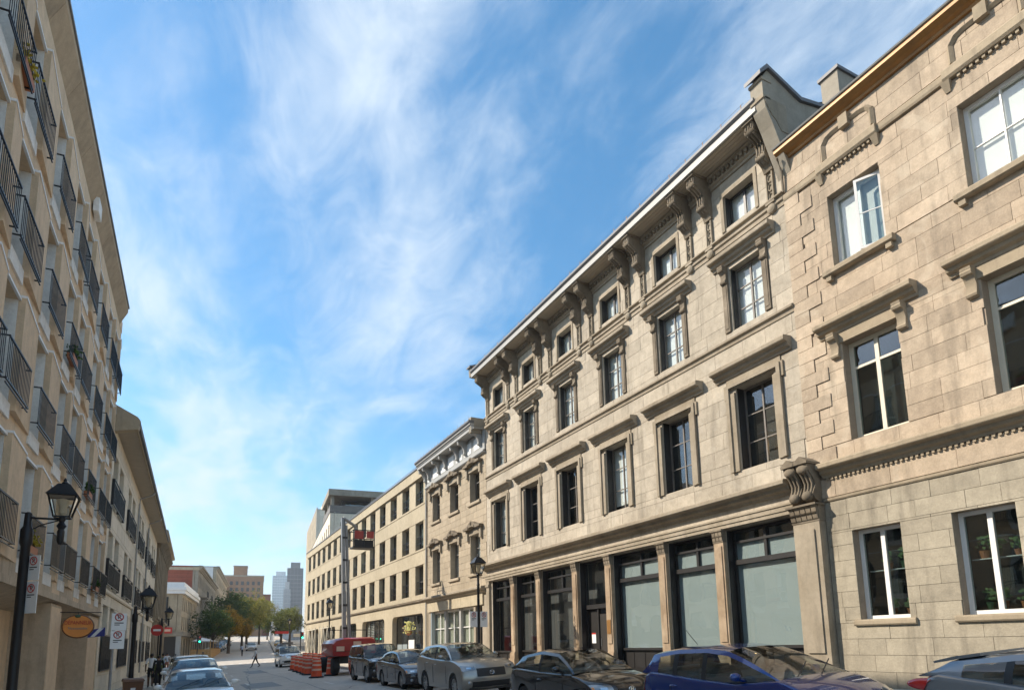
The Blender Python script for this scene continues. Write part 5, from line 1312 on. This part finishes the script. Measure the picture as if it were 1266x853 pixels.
GL = 'white cars parked along the left-hand kerb'
park('white_car', 'white sedan parked at the left kerb beside the brown bin', SEDAN, P_WHITE, .46, 20.2, GL)
park('white_crossover', 'white crossover parked behind the white sedan at the left kerb', SUV, P_WHITE, .5, 26.2, GL)
wv = park('white_wagon', 'white wagon with roof rails parked ahead of the timber terrace', BOXY, P_WHITE, .40, 32.2, GL)
for s in (-.55, .55): MB().tube([(.3,s,1.76),(.2,s,1.82),(-1.6,s,1.82),(-1.7,s,1.76)], .02, 6).build('roof_rail', M['trim'], wv)
park('silver_hatchback', 'silver hatchback parked at the left kerb beyond the white wagon', HATCH, P_SILV, .35, 38.2, GL, detail=False)
jp = park('white_jeep', 'white boxy off-road wagon with loaded roof rack standing behind the drums', BOXY, P_WHITE, 8.35, 60.0, None, detail=False)
rk = MB()
for s in (-.6, .6): rk.tube([(.2,s,1.88),(-1.7,s,1.88)], .025, 5)
for x in (.2,-.5,-1.1,-1.7): rk.tube([(x,-.6,1.86),(x,.6,1.86)], .02, 5)
for x in (0,-.4,-1.0): rk.tube([(x,-.75,1.76),(x,-.6,1.9)], .015, 4)
rk.box(-1.3,-.2,-.5,.45,1.9,2.08); rk.build('roof_rack', M['greyframe'], jp)
FH = HD-FD
def fcar(label, spec, pm, xpx, y, head=None):
    p = azp(xpx, y); o = car('distant_car', label, spec, pm, (p[0], p[1], zroad(p[0], y)), FH if head is None else head, 'cars far up the street', detail=False); return o
fcar('white car driving down the middle of the far street', SEDAN, P_WHITE, 312, 128)
for i, (lab, sp_, pm_) in enumerate((('dark car first in line past the timber terrace', SEDAN, P_CHAR), ('silver car second in line past the timber terrace', HATCH, P_SILV), ('white car third in line past the timber terrace', FIT, P_WHITE), ('black utility car fourth in line past the timber terrace', BOXY, P_BLACK), ('silver utility car fifth in line past the timber terrace', SUV, P_SILV), ('charcoal car last in line past the timber terrace', SEDAN, P_CHAR))):
    s = 128+i*7.0-100; p = onfar(s); q = (p[0]+3.0, p[1]); o = car('distant_car', lab, sp_, pm_, (q[0], q[1], zroad(q[0], q[1])), FH, 'cars far up the street', detail=False)
q = azp(349, 112); car('distant_car', 'dark car parked under the red banner', SEDAN, P_CHAR, (q[0], q[1], zroad(*q)), FH, 'cars far up the street', detail=False)
q = azp(345, 150); car('distant_car', 'yellow taxi parked on the far right kerb', SEDAN, simple('yellow_paint', (.6,.36,.05), .3, coat=1), (q[0], q[1], zroad(*q)), FH, 'cars far up the street', detail=False)
# ------------------------------------------------------------------ lettering
def text_mesh(s, size, mat, ext=.004):
    cu = bpy.data.curves.new('t', 'FONT'); cu.body = s; cu.size = size; cu.extrude = ext; cu.align_x = 'CENTER'; cu.align_y = 'CENTER'
    o = bpy.data.objects.new('t', cu); COL.objects.link(o); dg = bpy.context.evaluated_depsgraph_get()
    me = bpy.data.meshes.new_from_object(o.evaluated_get(dg)); bpy.data.objects.remove(o); me.materials.clear(); me.materials.append(mat); return me
def lettering(name, s, size, mat, parent, loc, rot=(R(90), 0, 0), squash=1.0):
    o = put(name, text_mesh(s, size, mat), parent, loc); o.rotation_euler = rot; o.scale = (squash, 1, 1); return o
# ------------------------------------------------------------------ heritage lanterns
def lantern(parent, x, y, z, s=1.0):
    """four-sided tapered lantern, base at z"""
    b, t, h = .125*s, .22*s, .40*s
    cage = MB()
    for sx, sy in ((1,1),(1,-1),(-1,-1),(-1,1)): cage.tube([(x+sx*b, y+sy*b, z), (x+sx*t, y+sy*t, z+h)], .016*s, 5)
    for zz, w_ in ((z, b), (z+h, t)):
        for q in range(4):
            p = [(w_,w_),(w_,-w_),(-w_,-w_),(-w_,w_)]; a_, b_ = p[q], p[(q+1) % 4]; cage.tube([(x+a_[0], y+a_[1], zz), (x+b_[0], y+b_[1], zz)], .018*s, 5)
    lo = cage.build('lantern_cage', M['iron'], parent)
    rf = MB(); e = t*1.16; z1 = z+h
    rf.loft([[(x-e,y-e,z1),(x+e,y-e,z1),(x+e,y+e,z1),(x-e,y+e,z1)], [(x-e*.45,y-e*.45,z1+.20*s),(x+e*.45,y-e*.45,z1+.20*s),(x+e*.45,y+e*.45,z1+.20*s),(x-e*.45,y+e*.45,z1+.20*s)], [(x-e*.36,y-e*.36,z1+.23*s),(x+e*.36,y-e*.36,z1+.23*s),(x+e*.36,y+e*.36,z1+.23*s),(x-e*.36,y+e*.36,z1+.23*s)]])
    rf.lathe([(.05*s,0),(.06*s,.03*s),(.025*s,.06*s),(.03*s,.09*s),(.004,.13*s)], (x, y, z1+.23*s), 8); rf.build('lantern_roof', M['iron'], lo)
    for q in range(4):
        p = [(1,1),(1,-1),(-1,-1),(-1,1)]; (ax, ay), (bx, by) = p[q], p[(q+1) % 4]
        MB().quad((x+ax*b*.97,y+ay*b*.97,z+.01),(x+bx*b*.97,y+by*b*.97,z+.01),(x+bx*t*.97,y+by*t*.97,z1-.01),(x+ax*t*.97,y+ay*t*.97,z1-.01)).build('lantern_pane', M['lampglass'], lo)
    MB().lathe([(.03*s,0),(.07*s,.05*s),(.065*s,.16*s),(.10*s,.24*s),(.11*s,.30*s),(.02,.33*s)], (x, y, z+.03*s), 10).build('lantern_diffuser', M['lampwhite'], lo, smooth=True)
    return lo
def lamp_post(label, x, y, z0, hz, s=1.0, group='heritage street lamps'):
    r = root('street_lamp', label, 'street lamp', (x, y, z0), 0, group)
    MB().lathe([(.17,0),(.17,.10),(.13,.16),(.12,.45),(.14,.50),(.085,.58),(.07,.9),(.06,1.0),(.052,hz-.5),(.07,hz-.46),(.05,hz-.40),(.045,hz-.12),(.08,hz-.08),(.05,hz)], (0,0,0), 12).build('pole', M['iron'], r, smooth=True)
    lantern(r, 0, 0, hz, s)
    MB().tube([(-.28,0,hz-.16),(.28,0,hz-.16)], .014, 6).build('ladder_bar', M['iron'], r)
    return r
def park_sign(parent, x, y, z, w=.30, h=.60, face=0, rows=2, name='parking_sign'):
    s = put(name, MB().box(-w/2, w/2, -.006, .006, 0, h).mesh(name, M['plate']), parent, (x, y, z), face)
    for k in range(rows):
        zc = h*(.78-.48*k); q = MB()
        for t in range(14): a0, a1_ = t*.4488, (t+1)*.4488; q.tube([(w*.27*math.cos(a0), -.012, zc+w*.27*math.sin(a0)), (w*.27*math.cos(a1_), -.012, zc+w*.27*math.sin(a1_))], w*.035, 4, False)
        q.tube([(-w*.19,-.012,zc+w*.19),(w*.19,-.012,zc-w*.19)], w*.03, 4); q.build('ban_ring', M['signred'], s)
        lettering('letter', 'P', w*.46, M['trim'], s, (0, -.0075, zc))
        part('bar_mark', 'trim', s, (-w*.30, w*.30, -.0085, -.0065, zc-w*.48, zc-w*.41), (-w*.3, w*.05, -.0085, -.0065, zc-w*.62, zc-w*.56))
    return s
# left-hand lamps: pole with side arm and lantern
def bracket_lamp(label, x, y, ztop, s=1.1, arm=.50, signs=False):
    lz = zwalk_l(x, y); fl_ = root('bracket_street_lamp', label, 'street lamp', (x, y, lz), 0, 'bracket lamps on the left pavement'); top = ztop-lz
    MB().lathe([(.17,0),(.17,.14),(.12,.24),(.09,.8),(.08,1.4),(.075,top-.62),(.10,top-.56),(.10,top-.32),(.065,top-.26),(.055,top-.02),(.03,top)], (0,0,0), 12).build('pole', M['iron'], fl_, smooth=True)
    MB().tube([(0,0,top-.10),(arm,0,top-.10)], .02, 6).tube([(0,0,top-.36),(.2,0,top-.22),(arm-.04,0,top-.12)], .012, 5).build('arm', M['iron'], fl_)
    MB().lathe([(.03,-.26),(.055,-.20),(.06,-.02),(.045,.02),(.08,.08),(.04,.15),(.06,.2),(.05,.24)], (arm, 0, top-.30), 10).build('lantern_stem', M['iron'], fl_, smooth=True)
    lantern(fl_, arm, 0, top-.06, s)
    if signs:
        for zz, hh in ((top-1.22, .44), (top-1.80, .56)): park_sign(fl_, .155, -.06, zz, .26, hh, R(-38), 1)
    return fl_
M['plate_l'] = M['plate']
bracket_lamp('black side-arm street lamp with parking signs by the tan apartment block', -2.57, 14.0, 4.16, .97, .50, True)
bracket_lamp('black side-arm street lamp in front of the black window grilles', -1.62, 28.0, 3.32, 1.15, .40)
bracket_lamp('black side-arm street lamp near the brown stone warehouse', -1.35, 52.0, 3.9, 1.2, .42)
# right-hand lamps
la = lamp_post('black lantern street lamp between the crossover and the narrow stone house', 10.6, 24.0, zwalk_r(10.6, 24), 4.5-zwalk_r(10.6, 24), 1.05)
for s in (-1, 1): park_sign(la, s*.22, -.03, 2.05, .34, .62, R(8), 1); 
lamp_post('black lantern street lamp beside the red lift by the cream block', 10.6, 54.0, zwalk_r(10.6, 54), 4.5, 1.1)
fp = azp(358, 104); lamp_post('black lantern street lamp with red banner at the far crossing', fp[0], fp[1], zroad(*fp), 4.6, 1.2)
bn = root('street_banner', 'small dark red banner hanging beside the far crossing lamp', 'banner', (fp[0]-1.0, fp[1], zroad(*fp)+3.1))
MB().box(-1.1, .9, -.02, .02, 0, .38).build('cloth', M['signred'], bn); MB().tube([(-1.1,0,.4),(1.0,0,.4)], .02, 5).build('rod', M['iron'], bn)
wsg = root('white_sign', 'pale blank board hanging by the far crossing lamp', 'sign', (fp[0]+1.3, fp[1], zroad(*fp)+2.6)); MB().box(-.7, .7, -.02, .02, 0, .5).build('board', M['creamframe'], wsg)
# sign pole with parking plates
sx_, sy_ = -1.46, 18.0; sp_ = root('parking_sign_pole', 'grey sign pole with two white parking plates by the brown bin', 'sign', (sx_, sy_, zwalk_l(0, 16)))
MB().tube([(0,0,0),(0,0,2.80)], .03, 8).build('pole', M['steel'], sp_)
park_sign(sp_, .10, -.04, 2.38, .31, .40, R(12), 1); park_sign(sp_, .09, -.04, 1.95, .29, .42, R(12), 1)
# convenience shop sign hanging over the pavement
hx, hy = lpos(22.3, 0.0); hs = root('hanging_shop_sign', 'orange oval hanging sign lettered DÉPANNEUR on an iron bracket', 'sign', (hx, hy, 0))
MB().tube([(-.05,0,2.80),(.98,0,2.80)], .013, 6).tube([(.42,0,2.80),(.42,0,2.66)], .010, 6).build('bracket', M['iron'], hs)
ov = [(.43+.37*math.cos(t*.2618), 2.40+.31*math.sin(t*.2618)) for t in range(24)]
bd = MB().prism_y(ov, -.03, .03).build('board', M['signorange'], hs)
rg = MB()
for t in range(24): a, b = ov[t], ov[(t+1) % 24]; rg.tube([(a[0], -.0, a[1]), (b[0], 0, b[1])], .034, 5, False)
rg.build('board_edge', M['bin'], hs)
lettering('lettering', 'DÉPANNEUR', .155, M['signred'], hs, (.43, -.036, 2.50), squash=.74)
lettering('lettering', 'Nouvantoine', .105, M['steel'], hs, (.43, -.036, 2.345), squash=.84)
MB().ball((.41, -.03, 2.69), .075, .045, .045, 10, 6).build('ornament', M['green'], hs)
fx, fy = lpos(26.5, .15); fg = root('striped_blade_sign', 'small blue and white striped blade sign past the orange oval sign', 'sign', (fx, fy, 2.05))
MB().prism_y([(0,.1),(.5,.15),(.5,.45),(.0,.35)], -.02, .02).build('board', M['signblue'], fg); MB().prism_y([(.08,.12),(.2,.13),(.46,.42),(.32,.42)], -.024, .024).build('stripe', M['plate'], fg)
# wheeled bin and low green box
bx_, by_ = -1.32, 24.0; bz = zwalk_l(0, 16); bn_ = root('wheeled_bin', 'brown wheeled bin with lid on the left pavement', 'bin', (bx_, by_, bz), R(8))
MB().loft([[(-.21,-.24,.05),(.21,-.24,.05),(.21,.24,.05),(-.21,.24,.05)], [(-.27,-.32,.95),(.27,-.32,.95),(.27,.30,.95),(-.27,.30,.95)]]).build('body', M['bin'], bn_)
MB().loft([[(-.30,-.36,.95),(.30,-.36,.95),(.30,.34,.95),(-.30,.34,.95)], [(-.27,-.33,1.02),(.27,-.33,1.02),(.27,.32,1.04),(-.27,.32,1.04)]]).build('lid', M['bin'], bn_)
MB().box(-.08, .05, -.315, -.30, .62, .76).build('label_plate', M['plate'], bn_)
for s in (-.26, .26): MB().lathe([(.01,-.03),(.1,-.03),(.1,.03),(.01,.03)], (s, .26, .1), 12, 'x').build('wheel', M['tyre'], bn_)
gx_, gy_ = -1.62, 22.2; gb = root('green_box', 'low dark green litter box on the left pavement before the bin', 'box', (gx_, gy_, bz))
MB().loft([[(-.28,-.2,0),(.28,-.2,0),(.28,.2,0),(-.28,.2,0)], [(-.32,-.24,.60),(.32,-.24,.60),(.32,.24,.60),(-.32,.24,.60)]]).build('tub', M['green'], gb); MB().box(-.34, .34, -.26, .26, .601, .68).build('lid', M['green'], gb)
# traffic bollard, planter pot with shrub, round red sign beyond
rx, ry = -1.30, 45.0; rsg = root('round_red_sign', 'round red and white sign on an iron pole past the walkers', 'sign', (rx, ry, zwalk_l(0, 33)))
MB().tube([(0,0,0),(0,0,3.6)], .035, 8).build('pole', M['iron'], rsg); MB().lathe([(.01,-.02),(.34,-.02),(.34,.02),(.01,.02)], (-.1, -.05, 3.1), 20, 'y').build('disc', M['signred'], rsg); MB().box(-.3, .1, -.08, -.072, 3.04, 3.16).build('bar', M['plate'], rsg)
px_, py_ = -1.25, 44.0; pl = root('potted_shrub', 'bright green shrub in a dark pot by the pale block wall', 'plant', (px_, py_, zwalk_l(0, 40)))
MB().lathe([(.22,0),(.32,.5),(.34,.52)], (0,0,0), 14).build('pot', M['trim'], pl)
lf = MB(); rnd = random.Random(9)
for q in range(500):
    v = Vector((rnd.gauss(0,.22), rnd.gauss(0,.22), .95+rnd.gauss(0,.24))); d1 = Vector((rnd.gauss(0,1), rnd.gauss(0,1), rnd.gauss(0,1))).normalized()*.06; d2 = d1.orthogonal().normalized()*.04; lf.quad(v-d1, v+d2, v+d1, v-d2)
lf.build('foliage', M['lf_mid'], pl)
# ------------------------------------------------------------------ traffic drums
def drummesh():
    prof = [(.30,0),(.30,.08),(.29,.10),(.285,.30),(.265,.32),(.262,.52),(.245,.54),(.24,.74),(.225,.76),(.22,.94),(.20,.97),(.10,1.0),(.01,1.0)]
    b = MB().lathe(prof, (0,0,0), 18).mesh('drum_body', M['orange'], True)
    w = []
    for z0, z1, r0, r1 in ((.34,.44,.267,.264),(.60,.69,.246,.243),(.82,.90,.226,.223)): w.append(MB().lathe([(r0,z0),(r0+.004,z0),(r1+.004,z1),(r1,z1)], (0,0,0), 18).mesh('reflective_band', M['reflw'], True))
    k = MB().lathe([(.01,0),(.42,0),(.42,.05),(.34,.09),(.01,.09)], (0,0,0), 8).mesh('rubber_base', M['tyre'])
    return b, w, k
DB, DW, DK = drummesh()
def drum(x, y, label):
    d = root('traffic_drum', label, 'traffic drum', (x, y, zroad(x, y)), 0, 'orange traffic drums around the lift')
    put('rubber_base', DK, d); o = put('drum_body', DB, d, (0, 0, .06))
    for w_ in DW: put('reflective_band', w_, o)
ordw = ('first', 'second', 'third', 'fourth', 'fifth', 'sixth')
for i, (x, y) in enumerate(((7.0, 41.6), (7.08, 43.0), (7.2, 45.2), (7.3, 47.6), (7.45, 50.6))): drum(x, y, f'orange striped drum, {ordw[4-i]} from the white off-road wagon in the drum row')
drum(6.75, 37.6, 'orange striped drum standing alone in the road before the drum row')
for i, (x, y) in enumerate(((7.75, 38.6), (8.3, 43.4), (9.3, 46.0))): drum(x, y, ('orange striped drum beside the front wheel of the red lift', 'orange striped drum beside the rear wheel of the red lift', 'orange striped drum just behind the red lift')[i])
for i, (x, y) in enumerate(((9.4, 49.5), (9.6, 52.0), (9.7, 55.0), (9.8, 58.0), (9.9, 61.0))): drum(x, y, f'orange striped drum, {ordw[i]} behind the red lift along the kerb')
# ------------------------------------------------------------------ red boom lift
bx0, by0 = 8.85, 39.2; lz0 = zroad(9, 40)
bl = root('boom_lift', 'red telescopic boom lift with raised grey mast and workers basket', 'lift', (bx0, by0, lz0))
# chassis runs along the kerb (y), turntable body in red above it
MB().loft([[(-.80,-1.3,.62),(.80,-1.3,.62),(.80,2.6,.62),(-.80,2.6,.62)], [(-.80,-1.3,1.02),(.80,-1.3,1.02),(.80,2.6,1.02),(-.80,2.6,1.02)]]).build('chassis', M['trim'], bl)
tb = [(-1.25,1.05),(1.15,1.05),(1.22,1.18),(1.22,1.78),(1.12,2.02),(.9,2.10),(-.7,2.06),(-1.12,1.95),(-1.30,1.75),(-1.32,1.2)]
bb = MB().loft([[(a*.96, -1.75, 1.05+(b-1.05)*.93) for a, b in tb], [(a, -1.6, b) for a, b in tb], [(a, 1.4, b) for a, b in tb], [(a*.96, 1.55, 1.05+(b-1.05)*.95) for a, b in tb]]).build('turntable_body', M['red'], bl, smooth=30)
for (x, z) in ((-.85, 1.45), (.10, 1.72), (.9, 1.45)): MB().box(x-.22, x+.22, -1.765, -1.752, z-.14, z+.14).build('data_plate', M['reflw'], bb)
MB().box(-1.2, 1.15, -1.77, -1.755, 1.30, 1.32).build('panel_line', M['trim'], bb)
for sx in (-1.0, 1.0):
    for yy in (-1.1, 2.3): 
        w = put('wheel', MB().lathe([(.25,-.2),(.40,-.2),(.47,-.15),(.49,0),(.47,.15),(.40,.2),(.25,.2)], (0,0,0), 20, 'x').mesh('wheel', M['tyre'], True), bl, (sx, yy, .49))
        MB().lathe([(.01,-.16),(.24,-.16),(.26,.16),(.01,.16)], (0,0,0), 14, 'x').build('hub', M['red'], w)
bm0 = MB().loft([[(-.36,-.15,1.9),(-.16,-.15,1.9),(-.16,.2,1.9),(-.36,.2,1.9)], [(-.62,-.3,9.3),(-.45,-.3,9.3),(-.45,.0,9.3),(-.62,.0,9.3)]]).build('lower_boom', M['steel'], bl)
MB().loft([[(.02,.1,1.9),(.18,.1,1.9),(.18,.4,1.9),(.02,.4,1.9)], [(-.32,.1,8.9),(-.18,.1,8.9),(-.18,.35,8.9),(-.32,.35,8.9)]]).build('upper_boom', M['steel'], bl)
for k in range(5): MB().box(-.40-.035*k, -.12-.035*k, -.20-.03*k, -.14-.03*k, 2.6+1.35*k, 2.72+1.35*k).build('boom_collar', M['trim'], bl)
MB().tube([(-.10,-.16,2.0),(-.2,-.22,5.0),(-.45,-.33,9.2)], .018, 5).build('hydraulic_hose', M['trim'], bl)
MB().tube([(-.5,-.1,9.3),(.3,.2,8.9),(.75,.4,8.0)], .09, 6).build('jib', M['steel'], bl)
MB().tube([(-.3,0,2.1),(-.3,0,2.6)], .02, 5).tube([(-1.2,.2,2.1),(-1.2,.2,2.55),(1.1,.2,2.55),(1.1,.2,2.1)], .025, 5).build('hand_rail', M['iron'], bl)
bq = MB().box(.2, 1.5, .1, 1.0, 7.55, 7.65)
for z in (8.1, 8.65): bq.tube([(.2,.1,z),(1.5,.1,z),(1.5,1.0,z),(.2,1.0,z),(.2,.1,z)], .03, 5)
for x, y in ((.2,.1),(.85,.1),(1.5,.1),(1.5,1.0),(.2,1.0)): bq.tube([(x,y,7.6),(x,y,8.65)], .03, 5)
bq.build('basket', M['trim'], bl); MB().box(.25, .8, .06, .09, 8.1, 8.6).box(1.0, 1.45, .06, .09, 8.15, 8.6).build('basket_guard', M['red'], bl); MB().box(.25, 1.45, .12, .14, 7.65, 8.05).build('mesh_panel', M['iron'], bl)
# temporary bracing frames in the far shop openings of the cream block
for (u0, u1) in ((68.6, 75.2), (77.8, 84.2)):
    br = root('bracing_frame', 'white steel bracing in the last shop opening of the cream block' if u0 > 75 else 'white steel bracing in the shop opening behind the kerb lamp of the cream block', 'frame', (14, 0, 0), RZ, 'bracing frames')
    q = MB(); n = 3; wd = (u1-u0)/n
    for i in range(n+1): q.tube([(u0+wd*i, .3, .3), (u0+wd*i, .3, 3.9)], .05, 5)
    for i in range(n): q.tube([(u0+wd*i,.3,.5),(u0+wd*(i+1),.3,3.7)], .04, 5); q.tube([(u0+wd*i,.3,3.7),(u0+wd*(i+1),.3,.5)], .04, 5)
    q.tube([(u0,.3,3.7),(u1,.3,3.7)], .05, 5); q.build('tubes', M['creamframe'], br)
# ------------------------------------------------------------------ timber terrace on the road past the crossing
tz = zroad(2, 104); te = root('timber_terrace', 'yellow timber street terrace with slatted barrier past the crossing', 'terrace', (1.1, 101.5, tz), -FD)
for k in range(5):
    part('barrier_plank', 'wood', te, (0, 2.6, -.08, 0, .18+.24*k, .38+.24*k)); part('barrier_plank', 'wood', te, (2.52, 2.6, 0, 22, .18+.24*k, .38+.24*k))
for i in range(12): part('barrier_post', 'wood', te, (2.4, 2.52, i*1.95, i*1.95+.12, 0, 1.5 if i % 3 else 2.6))
part('deck', 'wood', te, (0, 2.5, .02, 22, .02, .16))
for i in range(3): MB().lathe([(1.5,0),(.8,.28),(.04,.5),(.03,-2.2),(.05,-2.2)], (1.2, 3+6*i, 2.5), 8).build('parasol', M['white'], te)
# ------------------------------------------------------------------ traffic signals
def signal(label, x, y, z, lit):
    t = root('traffic_signal', label, 'traffic light', (x, y, z), 0, 'traffic signals at the crossing')
    MB().tube([(0,0,0),(0,0,3.4)], .07, 8).build('pole', M['iron'], t); MB().box(.08, .40, -.16, .12, 2.4, 3.35).build('signal_head', M['trim'], t)
    for k, m_ in enumerate(('greenlamp', 'bin', 'tail')): MB().lathe([(.01,-.03),(.11,-.03),(.11,.0),(.01,.0)], (.24, -.165, 2.56+.3*k), 14, 'y').build('signal_lens', M[m_], t)
q = azp(246, 99); signal('traffic signal showing green in front of the buff corner house', q[0], q[1], zroad(*q), 1)
q = azp(372, 99); signal('traffic signal showing green at the end of the cream block', q[0], q[1], zroad(*q), 1)
q = azp(334, 175)
fn = root('white_statue_column', 'small pale stone column at the far end of the street', 'column', (azp(337,190)[0], 190, zroad(azp(337,190)[0], 190)))
MB().lathe([(.9,0),(.9,.4),(.6,.6),(.5,4.2),(.7,4.4),(.3,4.8),(.45,5.8),(.1,6.3)], (0,0,0), 10).build('shaft', M['white'], fn)
# ------------------------------------------------------------------ people
def person(label, loc, heading, shirt, legs, skin, hair, h=1.74, stride=.25, longleg=False, longsleeve=False, seed=0, bend=0.0):
    r = root('person', label, 'person', loc, heading, 'people on foot')
    k = h/1.74; sg = 1 if seed % 2 else -1; s = stride*sg
    V = {'pel':(0,0,.95),'ab':(.0,0,1.12),'ch':(.02,0,1.33),'nb':(.02,0,1.46),'nk':(.03,0,1.52),'hd':(.045,0,1.60),'ht':(.04,0,1.70)}
    for n, q in (('L', 1), ('R', -1)):
        f = s*q; V['hip'+n] = (0, .09*q, .90); V['kn'+n] = (f*.55+.03, .10*q, .50); V['an'+n] = (f*1.0-.06*(f < 0), .10*q, .09+.08*(f < 0)); V['to'+n] = (f*1.0+.14, .115*q, .035+.05*(f < 0))
        V['sh'+n] = (.01, .185*q, 1.42); V['el'+n] = (-f*.28, .235*q, 1.16); V['wr'+n] = (-f*.55+.10, .24*q, .94); V['pa'+n] = (-f*.6+.13, .24*q, .87)
        for j in range(4): V[f'fi{n}{j}'] = (-f*.6+.115+.018*j, (.235+.006*j)*q, .785+.006*abs(j-1.5))
        V['th'+n] = (-f*.6+.18, .225*q, .83)
    E_ = [('pel','ab','s'),('ab','ch','s'),('ch','nb','s'),('nb','nk','k'),('nk','hd','k'),('hd','ht','k')]
    for n in 'LR':
        E_ += [('pel','hip'+n,'l'),('hip'+n,'kn'+n,'l'),('kn'+n,'an'+n,'l' if longleg else 'k'),('an'+n,'to'+n,'o'),('nb','sh'+n,'s'),('sh'+n,'el'+n,'s'),('el'+n,'wr'+n,'s' if longsleeve else 'k'),('wr'+n,'pa'+n,'k'),('pa'+n,'th'+n,'k')]+[('pa'+n,f'fi{n}{j}','k') for j in range(4)]
    RAD = {'pel':(.15,.12),'ab':(.145,.11),'ch':(.155,.115),'nb':(.10,.09),'nk':(.055,.055),'hd':(.085,.075),'ht':(.075,.07)}
    for n in 'LR': RAD.update({'hip'+n:(.09,.09),'kn'+n:(.062,.062),'an'+n:(.045,.045),'to'+n:(.045,.03),'sh'+n:(.062,.062),'el'+n:(.045,.045),'wr'+n:(.03,.03),'pa'+n:(.032,.022),'th'+n:(.010,.010), **{f'fi{n}{j}':(.009,.009) for j in range(4)}})
    names = list(V); me = bpy.data.meshes.new('body'); me.from_pydata([tuple(c*k for c in V[n]) for n in names], [(names.index(a), names.index(b)) for a, b, _ in E_], [])
    o = bpy.data.objects.new('body', me); COL.objects.link(o)
    md = o.modifiers.new('Skin', 'SKIN'); md.use_smooth_shade = True
    for i, n in enumerate(names): me.skin_vertices[0].data[i].radius = tuple(c*k for c in RAD[n]); me.skin_vertices[0].data[i].use_root = (n == 'pel')
    o.modifiers.new('Sub', 'SUBSURF').levels = 1; o.modifiers['Sub'].render_levels = 1
    dg = bpy.context.evaluated_depsgraph_get(); nm = bpy.data.meshes.new_from_object(o.evaluated_get(dg)); bpy.data.objects.remove(o)
    mats = {'s': shirt, 'l': legs, 'k': skin, 'o': M['trim']}; order = ['s', 'l', 'k', 'o']; nm.materials.clear()
    for q in order: nm.materials.append(mats[q])
    segs = [(Vector(V[a])*k, Vector(V[b])*k, c) for a, b, c in E_]
    for pz in nm.polygons:
        c = pz.center; best = (9, 's')
        for a, b, q in segs:
            t = min(max((c-a).dot(b-a)/(b-a).length_squared, 0), 1); d = (a+(b-a)*t-c).length
            if d < best[0]: best = (d, q)
        if best[1] == 'l' and not longleg and c.z < .52*k: best = (0, 'k')
        if best[1] == 's' and c.z < 1.2*k and abs(c.y) > .19*k and not longsleeve: best = (0, 'k')
        if best[1] == 's' and c.z < .93*k: best = (0, 'l')
        pz.material_index = order.index(best[1])
    put('body', nm, r)
    hd = Vector(V['hd'])*k; hb = MB().ball((hd.x-.012, 0, hd.z+.045), .100*k, .088*k, .085*k, 14, 9); hb.build('hair', hair, r, smooth=True)
    fc = MB().ball((hd.x+.092*k, 0, hd.z-.012), .018, .014, .022, 8, 5); fc.build('nose', skin, r, smooth=True)
    for q in (-1, 1): MB().ball((hd.x+.005, q*.083*k, hd.z-.005), .018, .010, .028, 8, 5).build('ear', skin, r, smooth=True)
    MB().box(hd.x+.078*k, hd.x+.086*k, -.022, .022, hd.z-.052, hd.z-.044).build('mouth', M['signred'], r)
    for q in (-1, 1): MB().ball((hd.x+.077*k, q*.030*k, hd.z+.018), .008, .010, .007, 6, 4).build('eye', M['trim'], r)
    return r
SK = simple('skin', (.36,.20,.13), .55); SK2 = simple('skin_dark', (.14,.075,.045), .55); HB = simple('dark_hair', (.02,.016,.013), .6)
CW = simple('white_shirt', (.66,.66,.66), .8); CB = simple('black_cloth', (.015,.015,.017), .85); CG = simple('grey_cloth', (.10,.105,.12), .8); CBL = simple('pale_blue_shirt', (.38,.45,.56), .8)
px1, py1 = -1.36, 38.6; person('walker in white T-shirt and black shorts on the left pavement', (px1, py1, zwalk_l(0, 31)), R(88), CW, CB, SK2, HB, 1.76, .2, seed=1)
px1, py1 = -.98, 37.0; person('walker dressed in black on the left pavement beside the parked cars', (px1, py1, zwalk_l(0, 33)), R(95), CB, CB, SK, HB, 1.66, .16, longleg=True, longsleeve=True)
px1, py1 = -1.0, 46.0; person('walker in pale blue shirt ahead of the walker in black', (px1, py1, zwalk_l(0, 42)), R(90), CBL, CG, SK, HB, 1.72, .2, longleg=True, seed=1)
px1, py1 = -1.0, 58.0; person('walker in white top near the brown stone warehouse', (px1, py1, zwalk_l(0, 55)), R(-80), CW, simple('red_trousers', (.3,.05,.04), .8), SK, HB, 1.7, .2, longleg=True)
q = azp(318, 63); person('pedestrian in white shirt and dark trousers crossing the street', (q[0], q[1], zroad(*q)), R(170), CW, CB, SK, HB, 1.76, .3, longleg=True, seed=1)
q = azp(301, 104); person('pedestrian in pale shirt standing in the far street', (q[0], q[1], zroad(*q)), R(100), CBL, CB, SK, HB, 1.75, .25, longleg=True)

# ------------------------------------------------------------------ air: thin even haze round the whole place
hm = bpy.data.materials.new('haze_air'); hm.use_nodes = True; ht = hm.node_tree; ht.nodes.clear()
ho = ht.nodes.new('ShaderNodeOutputMaterial'); hv = ht.nodes.new('ShaderNodeVolumePrincipled')
hv.inputs['Color'].default_value = (.86, .90, .95, 1); hv.inputs['Density'].default_value = 0.0004; hv.inputs['Anisotropy'].default_value = 0.2
ht.links.new(hv.outputs[0], ho.inputs['Volume'])
hz = MB().box(-1550, 1550, -850, 3550, -3, 150).build('haze', hm); tag(hz, kind='stuff')
